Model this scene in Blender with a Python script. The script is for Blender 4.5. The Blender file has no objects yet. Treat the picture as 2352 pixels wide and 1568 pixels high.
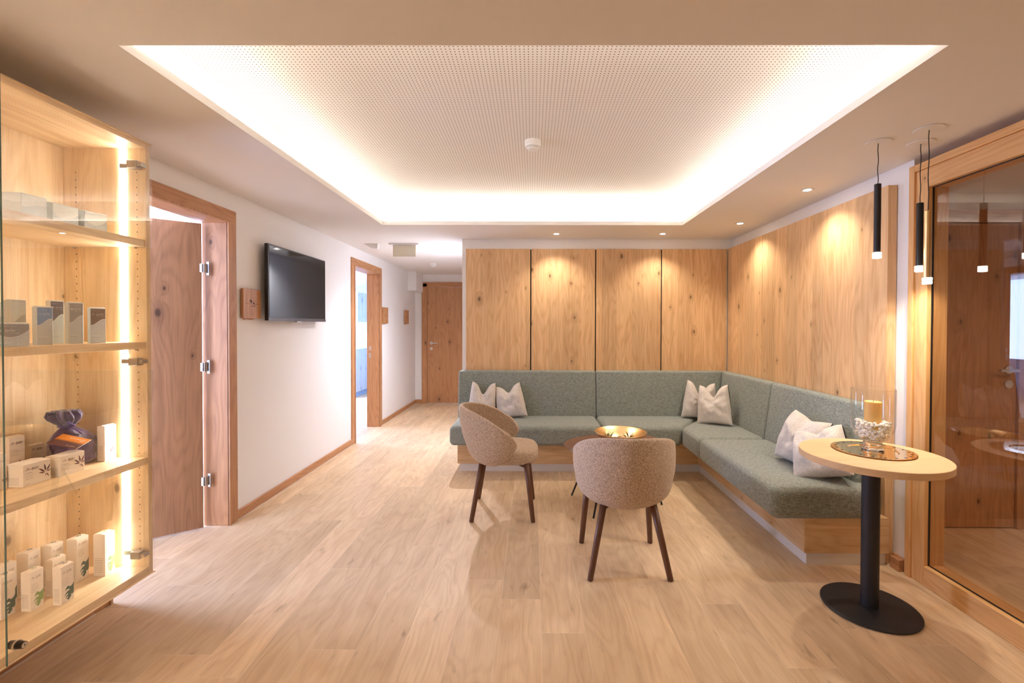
import bpy, bmesh, math, random
from mathutils import Vector, Matrix, noise
random.seed(7)
PI = math.pi
scene = bpy.context.scene
COL = scene.collection

# ------------------------------------------------------------------ camera
cam_data = bpy.data.cameras.new('camera')
cam_data.sensor_width = 36.0
cam_data.lens = 16.0
cam_data.shift_x = -0.018205
cam_data.shift_y = -0.008681
cam_data.clip_start = 0.05
cam = bpy.data.objects.new('camera', cam_data)
cam.location = (0, 0, 1.34)
cam.rotation_euler = (PI / 2 - 0.013, -0.002, 0.004)
COL.objects.link(cam)
scene.camera = cam

# ------------------------------------------------------------------ world, exposure
world = bpy.data.worlds.new('world')
scene.world = world
world.use_nodes = True
world.node_tree.nodes['Background'].inputs[0].default_value = (0.62, 0.74, 1.0, 1)
world.node_tree.nodes['Background'].inputs[1].default_value = 1.0
scene.view_settings.view_transform = 'Standard'
scene.view_settings.look = 'None'
scene.view_settings.gamma = 1.0
scene.view_settings.use_curve_mapping = False
scene.view_settings.exposure = 1.62
scene.cycles.use_denoising = True
scene.cycles.max_bounces = 12
scene.cycles.diffuse_bounces = 6
scene.cycles.glossy_bounces = 5
scene.cycles.transmission_bounces = 10
scene.cycles.transparent_max_bounces = 16
scene.cycles.sample_clamp_indirect = 14.0
scene.cycles.caustics_refractive = False
scene.cycles.caustics_reflective = True
scene.cycles.blur_glossy = 0.05

WARM = (1.0, 0.89, 0.75)
COOL = (0.42, 0.57, 1.0)
COVE_STRENGTH = 9.8
SPOT_W = 9.6
PEND_W = 3.8
CAB_STRENGTH = 11.0
WIN_W = 110.0

def spot(name, loc, watts, color, angle, blend=0.6, radius=0.03, parent=None):
    l = bpy.data.lights.new(name, 'SPOT'); l.energy = watts; l.color = color
    l.spot_size = math.radians(angle); l.spot_blend = blend; l.shadow_soft_size = radius
    o = bpy.data.objects.new(name, l); COL.objects.link(o); o.location = loc
    if parent: o.parent = parent
    return o

def area(name, loc, rot, sx, sy, watts, color):
    l = bpy.data.lights.new(name, 'AREA'); l.shape = 'RECTANGLE'; l.size = sx; l.size_y = sy
    l.energy = watts; l.color = color
    o = bpy.data.objects.new(name, l); COL.objects.link(o); o.location = loc; o.rotation_euler = rot
    return o

# daylight entering the two treatment rooms through their windows
area('daylight_near_room', (-4.72, 3.0, 1.5), (0, -PI / 2, 0), 1.5, 2.2, WIN_W * 1.5, COOL)
area('daylight_far_room', (-5.0, 7.4, 1.5), (0, -PI / 2, 0), 1.5, 3.4, WIN_W * 1.0, COOL)

# ------------------------------------------------------------------ mesh helpers
def V(*a): return Vector(a)

def obj(name, bm, mats, parent=None, smooth=False, loc=None):
    me = bpy.data.meshes.new(name)
    bmesh.ops.recalc_face_normals(bm, faces=bm.faces[:]) if getattr(bm, 'fixn', True) is True else None
    bm.to_mesh(me); bm.free()
    if not isinstance(mats, (list, tuple)): mats = [mats]
    for m in mats: me.materials.append(m)
    if smooth:
        for p in me.polygons: p.use_smooth = True
    o = bpy.data.objects.new(name, me); COL.objects.link(o)
    if parent: o.parent = parent
    if loc: o.location = loc
    return o

def tag(o, label, cat, group=None, kind=None):
    if label: o['label'] = label
    if cat: o['category'] = cat
    if group: o['group'] = group
    if kind: o['kind'] = kind
    return o

def thing(name, label, cat, loc=(0, 0, 0), rotz=0.0, group=None):
    o = bpy.data.objects.new(name, None); COL.objects.link(o)
    o.empty_display_size = 0.1
    o.location = loc; o.rotation_euler = (0, 0, rotz)
    return tag(o, label, cat, group)

def struct(name, bm, m, parent=None, smooth=False):
    o = obj(name, bm, m, parent, smooth)
    if parent is None: o['kind'] = 'structure'
    return o

def box(bm, x0, x1, y0, y1, z0, z1, bev=0.0, seg=2, mi=0):
    vs = [bm.verts.new(p) for p in ((x0,y0,z0),(x1,y0,z0),(x1,y1,z0),(x0,y1,z0),(x0,y0,z1),(x1,y0,z1),(x1,y1,z1),(x0,y1,z1))]
    fs = [bm.faces.new([vs[i] for i in f]) for f in ((0,3,2,1),(4,5,6,7),(0,1,5,4),(1,2,6,5),(2,3,7,6),(3,0,4,7))]
    for f in fs: f.material_index = mi
    if bev > 0:
        es = list({e for f in fs for e in f.edges})
        bmesh.ops.bevel(bm, geom=es, offset=bev, segments=seg, profile=0.5, affect='EDGES', material=mi)
    return bm

def newbox(*a, **k): return box(bmesh.new(), *a, **k)

def prism(bm, pts, axis, a, b, mi=0, bev=0.0, seg=3):
    """extrude a polygon; pts are pairs in the two axes other than `axis`; a,b scalars or functions of a point"""
    def mk(p, t):
        t = t(p) if callable(t) else t
        return {'x': (t, p[0], p[1]), 'y': (p[0], t, p[1]), 'z': (p[0], p[1], t)}[axis]
    A = [bm.verts.new(mk(p, a)) for p in pts]; B = [bm.verts.new(mk(p, b)) for p in pts]
    n = len(pts); fs = [bm.faces.new(A), bm.faces.new(B[::-1])]
    for i in range(n): fs.append(bm.faces.new((A[i], B[i], B[(i+1) % n], A[(i+1) % n])))
    for f in fs: f.material_index = mi
    bmesh.ops.recalc_face_normals(bm, faces=fs)
    if bev > 0:
        es = list({e for f in fs for e in f.edges})
        bmesh.ops.bevel(bm, geom=es, offset=bev, segments=seg, profile=0.5, affect='EDGES', material=mi)
    return bm

def lathe(bm, prof, seg=48, c=(0, 0, 0), mi=0, closed=False):
    rings = []
    for r, z in prof:
        if r < 1e-6: rings.append([bm.verts.new((c[0], c[1], c[2] + z))])
        else: rings.append([bm.verts.new((c[0] + r * math.cos(2*PI*i/seg), c[1] + r * math.sin(2*PI*i/seg), c[2] + z)) for i in range(seg)])
    pairs = list(zip(rings[:-1], rings[1:]))
    if closed: pairs.append((rings[-1], rings[0]))
    for R0, R1 in pairs:
        for i in range(seg):
            j = (i + 1) % seg
            if len(R0) == 1 and len(R1) == 1: continue
            if len(R0) == 1: f = bm.faces.new((R0[0], R1[i], R1[j]))
            elif len(R1) == 1: f = bm.faces.new((R0[i], R0[j], R1[0]))
            else: f = bm.faces.new((R0[i], R0[j], R1[j], R1[i]))
            f.material_index = mi
    return bm

def tube(bm, pts, rads, seg=12, mi=0, cap=True, flat=1.0):
    pts = [Vector(p) for p in pts]
    if not isinstance(rads, (list, tuple)): rads = [rads] * len(pts)
    rings = []; up = None
    for k, p in enumerate(pts):
        d = (pts[min(k+1, len(pts)-1)] - pts[max(k-1, 0)]).normalized()
        if up is None:
            up = Vector((0, 0, 1)) if abs(d.z) < 0.9 else Vector((0, 1, 0))
        s = d.cross(up).normalized(); u = s.cross(d).normalized(); up = u
        rings.append([bm.verts.new(p + (s * math.cos(2*PI*i/seg) + u * math.sin(2*PI*i/seg) * flat) * rads[k]) for i in range(seg)])
    for a, b in zip(rings[:-1], rings[1:]):
        for i in range(seg):
            f = bm.faces.new((a[i], a[(i+1) % seg], b[(i+1) % seg], b[i])); f.material_index = mi
    if cap:
        for r in (rings[0][::-1], rings[-1]):
            f = bm.faces.new(r); f.material_index = mi
    return bm

def add_poly(bm, pts3, mi=0):
    f = bm.faces.new([bm.verts.new(p) for p in pts3]); f.material_index = mi
    return f

_text_cache = {}
def text_geo(s, shear=0.0, bold=0.0):
    key = (s, shear, bold)
    if key in _text_cache: return _text_cache[key]
    cu = bpy.data.curves.new('t', 'FONT'); cu.body = s; cu.shear = shear; cu.offset = bold; cu.resolution_u = 3
    o = bpy.data.objects.new('t', cu); COL.objects.link(o)
    dg = bpy.context.evaluated_depsgraph_get(); dg.update()
    me = bpy.data.meshes.new_from_object(o.evaluated_get(dg))
    vs = [v.co.copy() for v in me.vertices]; fs = [tuple(p.vertices) for p in me.polygons]
    bpy.data.objects.remove(o); bpy.data.curves.remove(cu); bpy.data.meshes.remove(me)
    w = max((v.x for v in vs), default=1)
    _text_cache[key] = (vs, fs, w)
    return _text_cache[key]

def put_text(bm, s, origin, ux, uz, width, mi, shear=0.0, bold=0.0, ysc=1.0):
    """letters laid on a face: origin = left end of baseline, ux along the line, uz upwards"""
    vs, fs, w = text_geo(s, shear, bold)
    k = width / w
    ux = Vector(ux); uz = Vector(uz); o = Vector(origin)
    nv = [bm.verts.new(o + ux * (v.x * k) + uz * (v.y * k * ysc)) for v in vs]
    for f in fs:
        try:
            ff = bm.faces.new([nv[i] for i in f]); ff.material_index = mi
        except ValueError: pass

# ------------------------------------------------------------------ material helpers
class G:
    def __init__(s, name):
        s.m = bpy.data.materials.new(name); s.m.use_nodes = True
        s.nt = s.m.node_tree; s.b = s.nt.nodes['Principled BSDF']; s.out = s.nt.nodes['Material Output']
    def node(s, t, **kw):
        n = s.nt.nodes.new(t)
        for k, v in kw.items(): setattr(n, k, v)
        return n
    def link(s, a, b): s.nt.links.new(a, b)
    def val(s, sock, v):
        if hasattr(v, 'is_output') or isinstance(v, bpy.types.NodeSocket): s.link(v, sock)
        else: sock.default_value = v
    def math(s, op, a, b=0.0, c=None, clamp=False):
        n = s.node('ShaderNodeMath', operation=op, use_clamp=clamp)
        s.val(n.inputs[0], a); s.val(n.inputs[1], b)
        if c is not None: s.val(n.inputs[2], c)
        return n.outputs[0]
    def vec(s, x, y, z):
        n = s.node('ShaderNodeCombineXYZ'); s.val(n.inputs[0], x); s.val(n.inputs[1], y); s.val(n.inputs[2], z)
        return n.outputs[0]
    def coords(s):
        tc = s.node('ShaderNodeTexCoord'); sp = s.node('ShaderNodeSeparateXYZ'); s.link(tc.outputs['Object'], sp.inputs[0])
        return sp.outputs
    def rnd(s): return s.node('ShaderNodeObjectInfo').outputs['Random']
    def noise(s, v, scale=1.0, detail=2.0, rough=0.5):
        n = s.node('ShaderNodeTexNoise'); s.link(v, n.inputs['Vector'])
        n.inputs['Scale'].default_value = scale; n.inputs['Detail'].default_value = detail; n.inputs['Roughness'].default_value = rough
        return n.outputs['Fac']
    def white(s, v):
        n = s.node('ShaderNodeTexWhiteNoise', noise_dimensions='3D'); s.link(v, n.inputs['Vector'])
        return n.outputs['Value']
    def mix(s, f, a, b):
        n = s.node('ShaderNodeMix', data_type='RGBA'); s.val(n.inputs[0], f)
        for sock, v in ((n.inputs[6], a), (n.inputs[7], b)):
            if isinstance(v, (tuple, list)): sock.default_value = (*v[:3], 1)
            else: s.link(v, sock)
        return n.outputs[2]
    def smooth(s, x, a, b):
        n = s.node('ShaderNodeMapRange', interpolation_type='SMOOTHSTEP'); s.val(n.inputs[0], x)
        n.inputs[1].default_value = a; n.inputs[2].default_value = b
        return n.outputs[0]
    def scale_col(s, col, f):
        n = s.node('ShaderNodeVectorMath', operation='SCALE'); s.link(col, n.inputs[0]); s.val(n.inputs['Scale'], f)
        return n.outputs[0]
    def bump(s, h, strength=0.1, dist=0.01):
        n = s.node('ShaderNodeBump'); n.inputs['Strength'].default_value = strength; n.inputs['Distance'].default_value = dist
        s.link(h, n.inputs['Height']); s.link(n.outputs[0], s.b.inputs['Normal'])
    def set(s, **kw):
        for k, v in kw.items():
            k = k.replace('_', ' ')
            s.val(s.b.inputs[k], (*v, 1) if isinstance(v, tuple) and len(v) == 3 and s.b.inputs[k].type == 'RGBA' else v)

def srgb(r, g, b):
    def f(c):
        c /= 255.0
        return c / 12.92 if c <= 0.04045 else ((c + 0.055) / 1.055) ** 2.4
    return (f(r), f(g), f(b))

def plain(name, col, rough=0.5, metal=0.0, **kw):
    g = G(name); g.set(Base_Color=col, Roughness=rough, Metallic=metal, **kw); return g.m

def emis(name, col, strength):
    g = G(name); g.set(Base_Color=(0, 0, 0), Emission_Color=col, Emission_Strength=strength); return g.m

def oak(name, light, dark, along='z', stave=0.16, knots=0.55, rough=0.45, contrast=1.0, var=0.10, coat=0.0):
    g = G(name)
    c = g.coords()
    L = {'x': c[0], 'y': c[1], 'z': c[2]}[along]
    oth = [c[i] for i in range(3) if 'xyz'[i] != along]
    r = g.rnd()
    A0 = g.math('ADD', oth[0], oth[1])
    A = g.math('ADD', A0, g.math('MULTIPLY', r, 7.3))
    L0 = g.math('ADD', L, g.math('MULTIPLY', r, 5.1))
    sid = g.math('FLOOR', g.math('DIVIDE', A, stave))
    sr = g.white(g.vec(sid, g.math('MULTIPLY', r, 31.7), 0.0))
    L1 = g.math('ADD', L0, g.math('MULTIPLY', sr, 9.0))
    # knots
    vo = g.node('ShaderNodeTexVoronoi', voronoi_dimensions='2D', feature='F1')
    g.link(g.vec(g.math('MULTIPLY', A, 4.6), g.math('MULTIPLY', L0, 2.6), 0.0), vo.inputs['Vector']); vo.inputs['Scale'].default_value = 1.0
    kd = vo.outputs['Distance']
    sc = g.node('ShaderNodeSeparateColor'); g.link(vo.outputs['Color'], sc.inputs[0])
    has = g.math('LESS_THAN', sc.outputs[0], knots)
    size = g.math('MULTIPLY_ADD', sc.outputs[1], 0.075, 0.018)
    kn = g.math('DIVIDE', kd, size)
    kmask = g.math('MULTIPLY', g.math('SUBTRACT', 1.0, g.smooth(kn, 0.35, 1.1)), has)
    halo = g.math('MULTIPLY', g.math('SUBTRACT', 1.0, g.smooth(kn, 0.6, 4.0)), has)
    # grain
    low = g.noise(g.vec(g.math('MULTIPLY', A, 5.5), g.math('MULTIPLY', L1, 0.75), sr), 1.0, 2.0)
    arg = g.math('ADD', g.math('MULTIPLY', low, 95.0), g.math('MULTIPLY', halo, 9.0))
    ring = g.math('MULTIPLY_ADD', g.math('SINE', arg), 0.5, 0.5)
    ring = g.math('POWER', ring, 2.0)
    fine = g.noise(g.vec(g.math('MULTIPLY', A, 230.0), g.math('MULTIPLY', L1, 5.0), sr), 1.0, 3.0, 0.6)
    mid = g.noise(g.vec(g.math('MULTIPLY', A, 28.0), g.math('MULTIPLY', L1, 1.1), sr), 1.0, 2.0, 0.6)
    f = g.math('ADD', g.math('MULTIPLY', ring, 0.26 * contrast), g.math('MULTIPLY', g.math('SUBTRACT', fine, 0.32), 0.85 * contrast))
    f = g.math('ADD', f, g.math('MULTIPLY', g.math('SUBTRACT', mid, 0.4), 0.9 * contrast), clamp=True)
    col = g.mix(f, light, dark)
    col = g.mix(g.math('MULTIPLY', halo, 0.35), col, tuple(x * 0.62 for x in dark))
    col = g.mix(g.math('MULTIPLY', kmask, 0.8), col, tuple(x * 0.22 for x in dark))
    br = g.math('MULTIPLY_ADD', sr, 2 * var, 1.0 - var)
    col = g.scale_col(col, br)
    g.set(Base_Color=col, Roughness=rough)
    if coat: g.set(Coat_Weight=coat, Coat_Roughness=0.25)
    g.bump(fine, 0.12, 0.002)
    return g.m

def floor_mat():
    g = G('oak_floor')
    c = g.coords(); X, Y = c[0], c[1]
    W, Ln = 0.193, 1.29
    xr = g.math('DIVIDE', g.math('ADD', X, 20.03), W)
    row = g.math('FLOOR', xr); fx = g.math('FRACT', xr)
    off = g.white(g.vec(row, 3.3, 0.0))
    yr = g.math('ADD', g.math('DIVIDE', Y, Ln), g.math('MULTIPLY', off, 5.0))
    pl = g.math('FLOOR', yr); fy = g.math('FRACT', yr)
    r1 = g.white(g.vec(row, pl, 1.0)); r2 = g.white(g.vec(row, pl, 2.0))
    A = g.math('ADD', X, g.math('MULTIPLY', r1, 13.0)); L = g.math('ADD', Y, g.math('MULTIPLY', r2, 23.0))
    low = g.noise(g.vec(g.math('MULTIPLY', A, 5.0), g.math('MULTIPLY', L, 1.1), r1), 1.0, 2.5)
    ring = g.math('POWER', g.math('MULTIPLY_ADD', g.math('SINE', g.math('MULTIPLY', low, 80.0)), 0.5, 0.5), 2.0)
    fine = g.noise(g.vec(g.math('MULTIPLY', A, 190.0), g.math('MULTIPLY', L, 6.0), r2), 1.0, 3.0, 0.6)
    mid = g.noise(g.vec(g.math('MULTIPLY', A, 16.0), g.math('MULTIPLY', L, 1.6), r2), 1.0, 3.0, 0.6)
    blot = g.noise(g.vec(g.math('MULTIPLY', A, 5.0), g.math('MULTIPLY', L, 2.2), r1), 1.0, 3.0, 0.6)
    f = g.math('ADD', g.math('MULTIPLY', ring, 0.16), g.math('MULTIPLY', g.math('SUBTRACT', fine, 0.3), 0.5))
    f = g.math('ADD', f, g.math('MULTIPLY', g.math('SUBTRACT', mid, 0.35), 0.75))
    f = g.math('ADD', f, g.math('MULTIPLY', g.math('SUBTRACT', blot, 0.45), 0.7), clamp=True)
    col = g.mix(f, FLOOR_L, FLOOR_D)
    dk = g.smooth(g.noise(g.vec(g.math('MULTIPLY', A, 14.0), g.math('MULTIPLY', L, 4.0), 7.0), 1.0, 3.0, 0.65), 0.62, 0.78)
    col = g.mix(g.math('MULTIPLY', dk, 0.65), col, tuple(x * 0.55 for x in FLOOR_D))
    col = g.scale_col(col, g.math('MULTIPLY_ADD', r1, 0.22, 0.87))
    ex = g.math('MULTIPLY', g.math('MINIMUM', fx, g.math('SUBTRACT', 1.0, fx)), W)
    ey = g.math('MULTIPLY', g.math('MINIMUM', fy, g.math('SUBTRACT', 1.0, fy)), Ln)
    e = g.math('MINIMUM', ex, ey)
    seam = g.math('SUBTRACT', 1.0, g.smooth(e, 0.0006, 0.0022))
    col = g.mix(g.math('MULTIPLY', seam, 0.35), col, (0.86, 0.72, 0.56))
    g.set(Base_Color=col, Roughness=g.math('MULTIPLY_ADD', fine, 0.15, 0.40))
    g.bump(g.math('SUBTRACT', g.math('MULTIPLY', fine, 0.3), g.math('MULTIPLY', seam, 0.8)), 0.10, 0.003)
    return g.m

def fabric(name, c1, c2, s=420.0, rough=0.95, sheen=0.2, bstr=0.35, iso=False, lo=1.25, hi=1.75):
    g = G(name); c = g.coords()
    def th(fx, fy, fz): return g.noise(g.vec(g.math('MULTIPLY', c[0], s*fx), g.math('MULTIPLY', c[1], s*fy), g.math('MULTIPLY', c[2], s*fz)), 1.0, 1.5)
    if iso: a = th(1, 1, 1); b = th(.6, .6, .6); d = th(1.6, 1.6, 1.6)
    else: a = th(1.5, 1.5, .11); b = th(.11, 1.2, 1.5); d = th(1.5, .11, 1.2)
    t = g.math('ADD', g.math('ADD', a, b), d)
    f = g.smooth(t, lo, hi)
    g.set(Base_Color=g.mix(f, c1, c2), Roughness=rough, Sheen_Weight=sheen, Sheen_Roughness=0.5)
    g.bump(t, bstr, 0.002)
    return g.m

FLOOR_L = srgb(230, 203, 165); FLOOR_D = srgb(176, 137, 98)
M = {}
M['floor'] = floor_mat()
def wall_mat(name, col, b=0.05):
    g = G(name); c = g.coords(); n = g.noise(g.vec(c[0], c[1], c[2]), 260.0, 3.0)
    g.set(Base_Color=col, Roughness=0.9); g.bump(n, b, 0.002); return g.m
M['wall'] = wall_mat('white_plaster', (0.86, 0.845, 0.83))
M['ceil'] = wall_mat('ceiling_paint', (0.84, 0.815, 0.79))
M['blue'] = wall_mat('pale_blue_paint', (0.50, 0.66, 0.86))
OL, OD = srgb(226, 192, 146), srgb(188, 142, 94)
M['oak'] = oak('oak_veneer', OL, OD)
M['oak_x'] = oak('oak_veneer_lengthways', OL, OD, along='x', knots=0.25)
M['oak_y'] = oak('oak_veneer_depthways', OL, OD, along='y', knots=0.25)
CL, CD = srgb(238, 214, 172), srgb(206, 168, 118)
for al in 'zy': M['part_' + al] = oak('partition_oak_' + al, srgb(230, 182, 122), srgb(194, 138, 80), along=al, stave=0.5, knots=0.12, var=0.04)
for k_, al in (('cab', 'z'), ('cab_y', 'y')): M[k_] = oak('cabinet_oak_' + al, CL, CD, along=al, knots=0.4 if al == 'z' else 0.15)
DL, DD = srgb(200, 148, 102), srgb(150, 98, 60)
M['door'] = oak('door_oak', DL, DD, stave=0.4, knots=0.5, contrast=0.9, var=0.05)
M['frame_z'] = oak('frame_oak', DL, DD, stave=0.5, knots=0.15, var=0.04)
M['frame_y'] = oak('frame_oak_depthways', DL, DD, along='y', stave=0.5, knots=0.15, var=0.04)
M['frame_x'] = oak('frame_oak_lengthways', DL, DD, along='x', stave=0.5, knots=0.15, var=0.04)
M['panel'] = oak('panel_oak', srgb(232, 194, 146), srgb(190, 138, 88), stave=0.155, knots=0.36, var=0.11)
M['table'] = oak('table_oak', srgb(226, 192, 148), srgb(200, 158, 112), along='x', stave=0.6, knots=0.0, contrast=0.6, var=0.02)
M['walnut'] = oak('dark_stained_wood', srgb(104, 66, 44), srgb(66, 38, 24), stave=0.9, knots=0.0, rough=0.4, contrast=0.7, var=0.0)
M['walnut_x'] = oak('dark_stained_top', srgb(128, 88, 64), srgb(88, 56, 38), along='x', stave=0.9, knots=0.0, rough=0.4, contrast=0.7, var=0.0)
M['sage'] = fabric('sage_weave', srgb(162, 167, 157), srgb(94, 101, 95), 400)
M['beige'] = fabric('beige_felt', srgb(218, 196, 172), srgb(148, 126, 106), 300, bstr=0.4, iso=True)
M['cream'] = fabric('cream_linen', srgb(228, 220, 212), srgb(192, 182, 172), 420, bstr=0.3)
M['black'] = plain('black_powder_coat', (0.012, 0.011, 0.013), 0.5)
M['blackm'] = plain('black_plastic', (0.01, 0.01, 0.011), 0.3)
M['screen'] = plain('black_screen', (0.004, 0.004, 0.005), 0.06)
M['steel'] = plain('brushed_steel', (0.62, 0.60, 0.57), 0.3, 1.0)
M['nickel'] = plain('satin_nickel', (0.45, 0.43, 0.40), 0.35, 1.0)
M['white'] = plain('white_plastic', (0.82, 0.81, 0.79), 0.4)
M['plinth'] = plain('brushed_metal_plinth', (0.74, 0.72, 0.69), 0.42, 0.25)
M['gold'] = plain('polished_gold', (0.93, 0.68, 0.34), 0.05, 1.0)
M['goldb'] = plain('brushed_gold', (0.85, 0.62, 0.32), 0.28, 1.0)
M['dark'] = plain('dark_recess', (0.02, 0.015, 0.012), 0.9)
M['grout'] = plain('pale_joint', (0.7, 0.64, 0.58), 0.8)
M['wax'] = plain('honey_wax', srgb(238, 194, 118), 0.4, 0.0, Subsurface_Weight=0.3, Subsurface_Radius=(0.02, 0.01, 0.004), Subsurface_Scale=1.0)
M['pebble'] = plain('white_pebbles', (0.90, 0.88, 0.84), 0.7)
M['counter'] = plain('white_worktop', (0.8, 0.82, 0.85), 0.35)
M['palewood'] = oak('pale_knotty_wood', srgb(216, 208, 198), srgb(176, 164, 152), stave=0.3, knots=0.7)
M['led'] = emis('led_light', (1.0, 0.94, 0.86), CAB_STRENGTH)
M['cove_led'] = emis('cove_led_light', (1.0, 0.93, 0.84), COVE_STRENGTH)
M['lamp'] = emis('lamp_light', (1.0, 0.93, 0.84), 14.0)
M['lamp_soft'] = emis('lamp_tip_light', (1.0, 0.9, 0.78), 8.0)
M['sky'] = emis('window_daylight', (0.50, 0.68, 1.0), 0.9)

def pane(name, tint=(1, 1, 1), ior=1.5, rough=0.0, boost=1.0):
    """thin clear glass: fresnel reflection over straight-through transmission, both faces in one sheet"""
    g = G(name)
    ge = g.node('ShaderNodeNewGeometry'); dt = g.node('ShaderNodeVectorMath', operation='DOT_PRODUCT')
    g.link(ge.outputs['Normal'], dt.inputs[0]); g.link(ge.outputs['Incoming'], dt.inputs[1])
    k = g.math('SUBTRACT', 1.0, g.math('ABSOLUTE', dt.outputs['Value']))
    fres = g.math('MULTIPLY_ADD', g.math('POWER', k, 5.0), 0.96, 0.04)
    gl = g.node('ShaderNodeBsdfGlossy'); gl.inputs['Roughness'].default_value = rough
    tr = g.node('ShaderNodeBsdfTransparent'); tr.inputs['Color'].default_value = (*tint, 1)
    mx = g.node('ShaderNodeMixShader')
    g.link(g.math('MULTIPLY', fres, boost, clamp=True), mx.inputs[0])
    g.link(tr.outputs[0], mx.inputs[1]); g.link(gl.outputs[0], mx.inputs[2])
    g.link(mx.outputs[0], g.out.inputs['Surface'])
    return g.m
M['glass'] = pane('clear_glass', boost=2.0)
M['glasst'] = pane('partition_glass', (0.90, 0.87, 0.84), boost=1.15)
M['glassv'] = pane('thin_vase_glass', (0.99, 0.99, 0.985), boost=0.8)
M['glassedge'] = plain('green_glass_edge', (0.10, 0.20, 0.18), 0.1)
gg = G('vase_glass'); gg.set(Base_Color=(1, 1, 1), Roughness=0.0, Transmission_Weight=1.0, IOR=1.45); M['vase'] = gg.m

def perf_mat():
    g = G('perforated_board'); c = g.coords()
    P = 0.018
    fx = g.math('SUBTRACT', g.math('FRACT', g.math('DIVIDE', g.math('ADD', c[0], 10.0), P)), 0.5)
    fy = g.math('SUBTRACT', g.math('FRACT', g.math('DIVIDE', g.math('ADD', c[1], 10.0), P)), 0.5)
    d = g.math('SQRT', g.math('ADD', g.math('MULTIPLY', fx, fx), g.math('MULTIPLY', fy, fy)))
    h = g.math('SUBTRACT', 1.0, g.smooth(d, 0.14, 0.20))
    g.set(Base_Color=g.mix(h, (0.84, 0.81, 0.77), (0.20, 0.14, 0.09)), Roughness=0.9)
    return g.m
M['perf'] = perf_mat()

# ------------------------------------------------------------------ room shell
HC = 2.244; HU = 2.482
XL, XR = -2.045, 2.055
YB = 4.70
CX0, CX1, CY0, CY1 = -1.338, 1.332, 1.475, 4.062
D1 = (2.175, 3.03, 2.03)       # first doorway: y0, y1, top
D2 = (5.205, 6.045, 2.03)
struct('floor', newbox(-5.4, 4.4, -2.6, 10.9, -0.05, 0.0), M['floor'])

bm = bmesh.new()   # soffit ceiling with the opening for the light cove
for a in ((-5.4, CX0, -2.6, 10.9), (CX1, 4.4, -2.6, 10.9), (CX0, CX1, -2.6, CY0), (CX0, CX1, CY1, 10.9)):
    box(bm, a[0], a[1], a[2], a[3], HC, HC + 0.034)
struct('ceiling', bm, M['ceil'])
W = 0.125
bm = bmesh.new()
for a in ((CX0-W-.02, CX0-W, CY0-W, CY1+W), (CX1+W, CX1+W+.02, CY0-W, CY1+W), (CX0-W-.02, CX1+W+.02, CY0-W-.02, CY0-W), (CX0-W-.02, CX1+W+.02, CY1+W, CY1+W+.02)):
    box(bm, *a, HC + 0.034, HU)
struct('trim_1', bm, M['ceil'])
struct('ceiling_upper', newbox(CX0-W-.02, CX1+W+.02, CY0-W-.02, CY1+W+.02, HU, HU + 0.02), M['perf'])

def led_run(label, x0, x1, y0, y1, nx=0, ny=0):
    t = thing('led_strip', label, 'strip light', ((x0+x1)/2, (y0+y1)/2, HC + 0.034), 0, 'light strips hidden in the ceiling cove')
    hx, hy = (x1-x0)/2, (y1-y0)/2
    obj('channel', newbox(-hx-.004, hx+.004, -hy-.004, hy+.004, 0, 0.004), M['white'], t)
    bm = bmesh.new(); q = 0.012
    if nx: prism(bm, [(-nx*hx, 0.0045), (nx*hx, 0.0045), (-nx*hx, 0.0045+2*hx)], 'y', -hy, hy)
    else: prism(bm, [(-ny*hy, 0.0045), (ny*hy, 0.0045), (-ny*hy, 0.0045+2*hy)], 'x', -hx, hx)
    obj('diffuser', bm, M['cove_led'], t)
o = 0.095
led_run('glowing light strip hidden along the left side of the ceiling recess', CX0-o-.014, CX0-o, CY0-.05, CY1+.05, nx=1)
led_run('glowing light strip hidden along the right side of the ceiling recess', CX1+o, CX1+o+.014, CY0-.05, CY1+.05, nx=-1)
led_run('glowing light strip hidden along the far side of the ceiling recess', CX0-.05, CX1+.05, CY1+o, CY1+o+.014, ny=-1)
led_run('glowing light strip hidden along the near side of the ceiling recess', CX0-.05, CX1+.05, CY0-o-.014, CY0-o, ny=1)

T = 0.15
bm = bmesh.new()
o_ = 0.084
for (y0, y1, z0, z1) in ((-2.6, D1[0]-o_, 0, HC), (D1[0]-o_, D1[1]+o_, D1[2]+o_, HC), (D1[1]+o_, D2[0]-o_, 0, HC), (D2[0]-o_, D2[1]+o_, D2[2]+o_, HC), (D2[1]+o_, 8.05, 0, HC)):
    box(bm, XL-T, XL, y0, y1, z0, z1)
struct('wall_left', bm, M['wall'])
struct('wall_back', newbox(-0.725, XR+0.15, YB, YB+0.15, 0, HC), M['wall'])
struct('wall_right', newbox(XR, XR+0.12, 2.47, YB, 0, HC), M['wall'])
struct('wall_corridor_right', newbox(-0.725, -0.60, YB+0.15, 8.05, 0, HC), M['wall'])
bm = bmesh.new()
FY = 7.93
box(bm, XL, -1.895, FY, FY+0.12, 0, HC); box(bm, -1.895, -0.72, FY, FY+0.12, 2.09, HC); box(bm, -0.94, -0.725, FY, FY+0.12, 0, 2.09)
struct('wall_far', bm, M['wall'])
struct('wall_near', newbox(-2.2, 2.3, -2.65, -2.5, 0, HC), M['wall'])
struct('trim_2', newbox(XL, -1.905, 7.46, FY, 1.93, HC), M['wall'])   # boxed-in duct above the far corner
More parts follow.
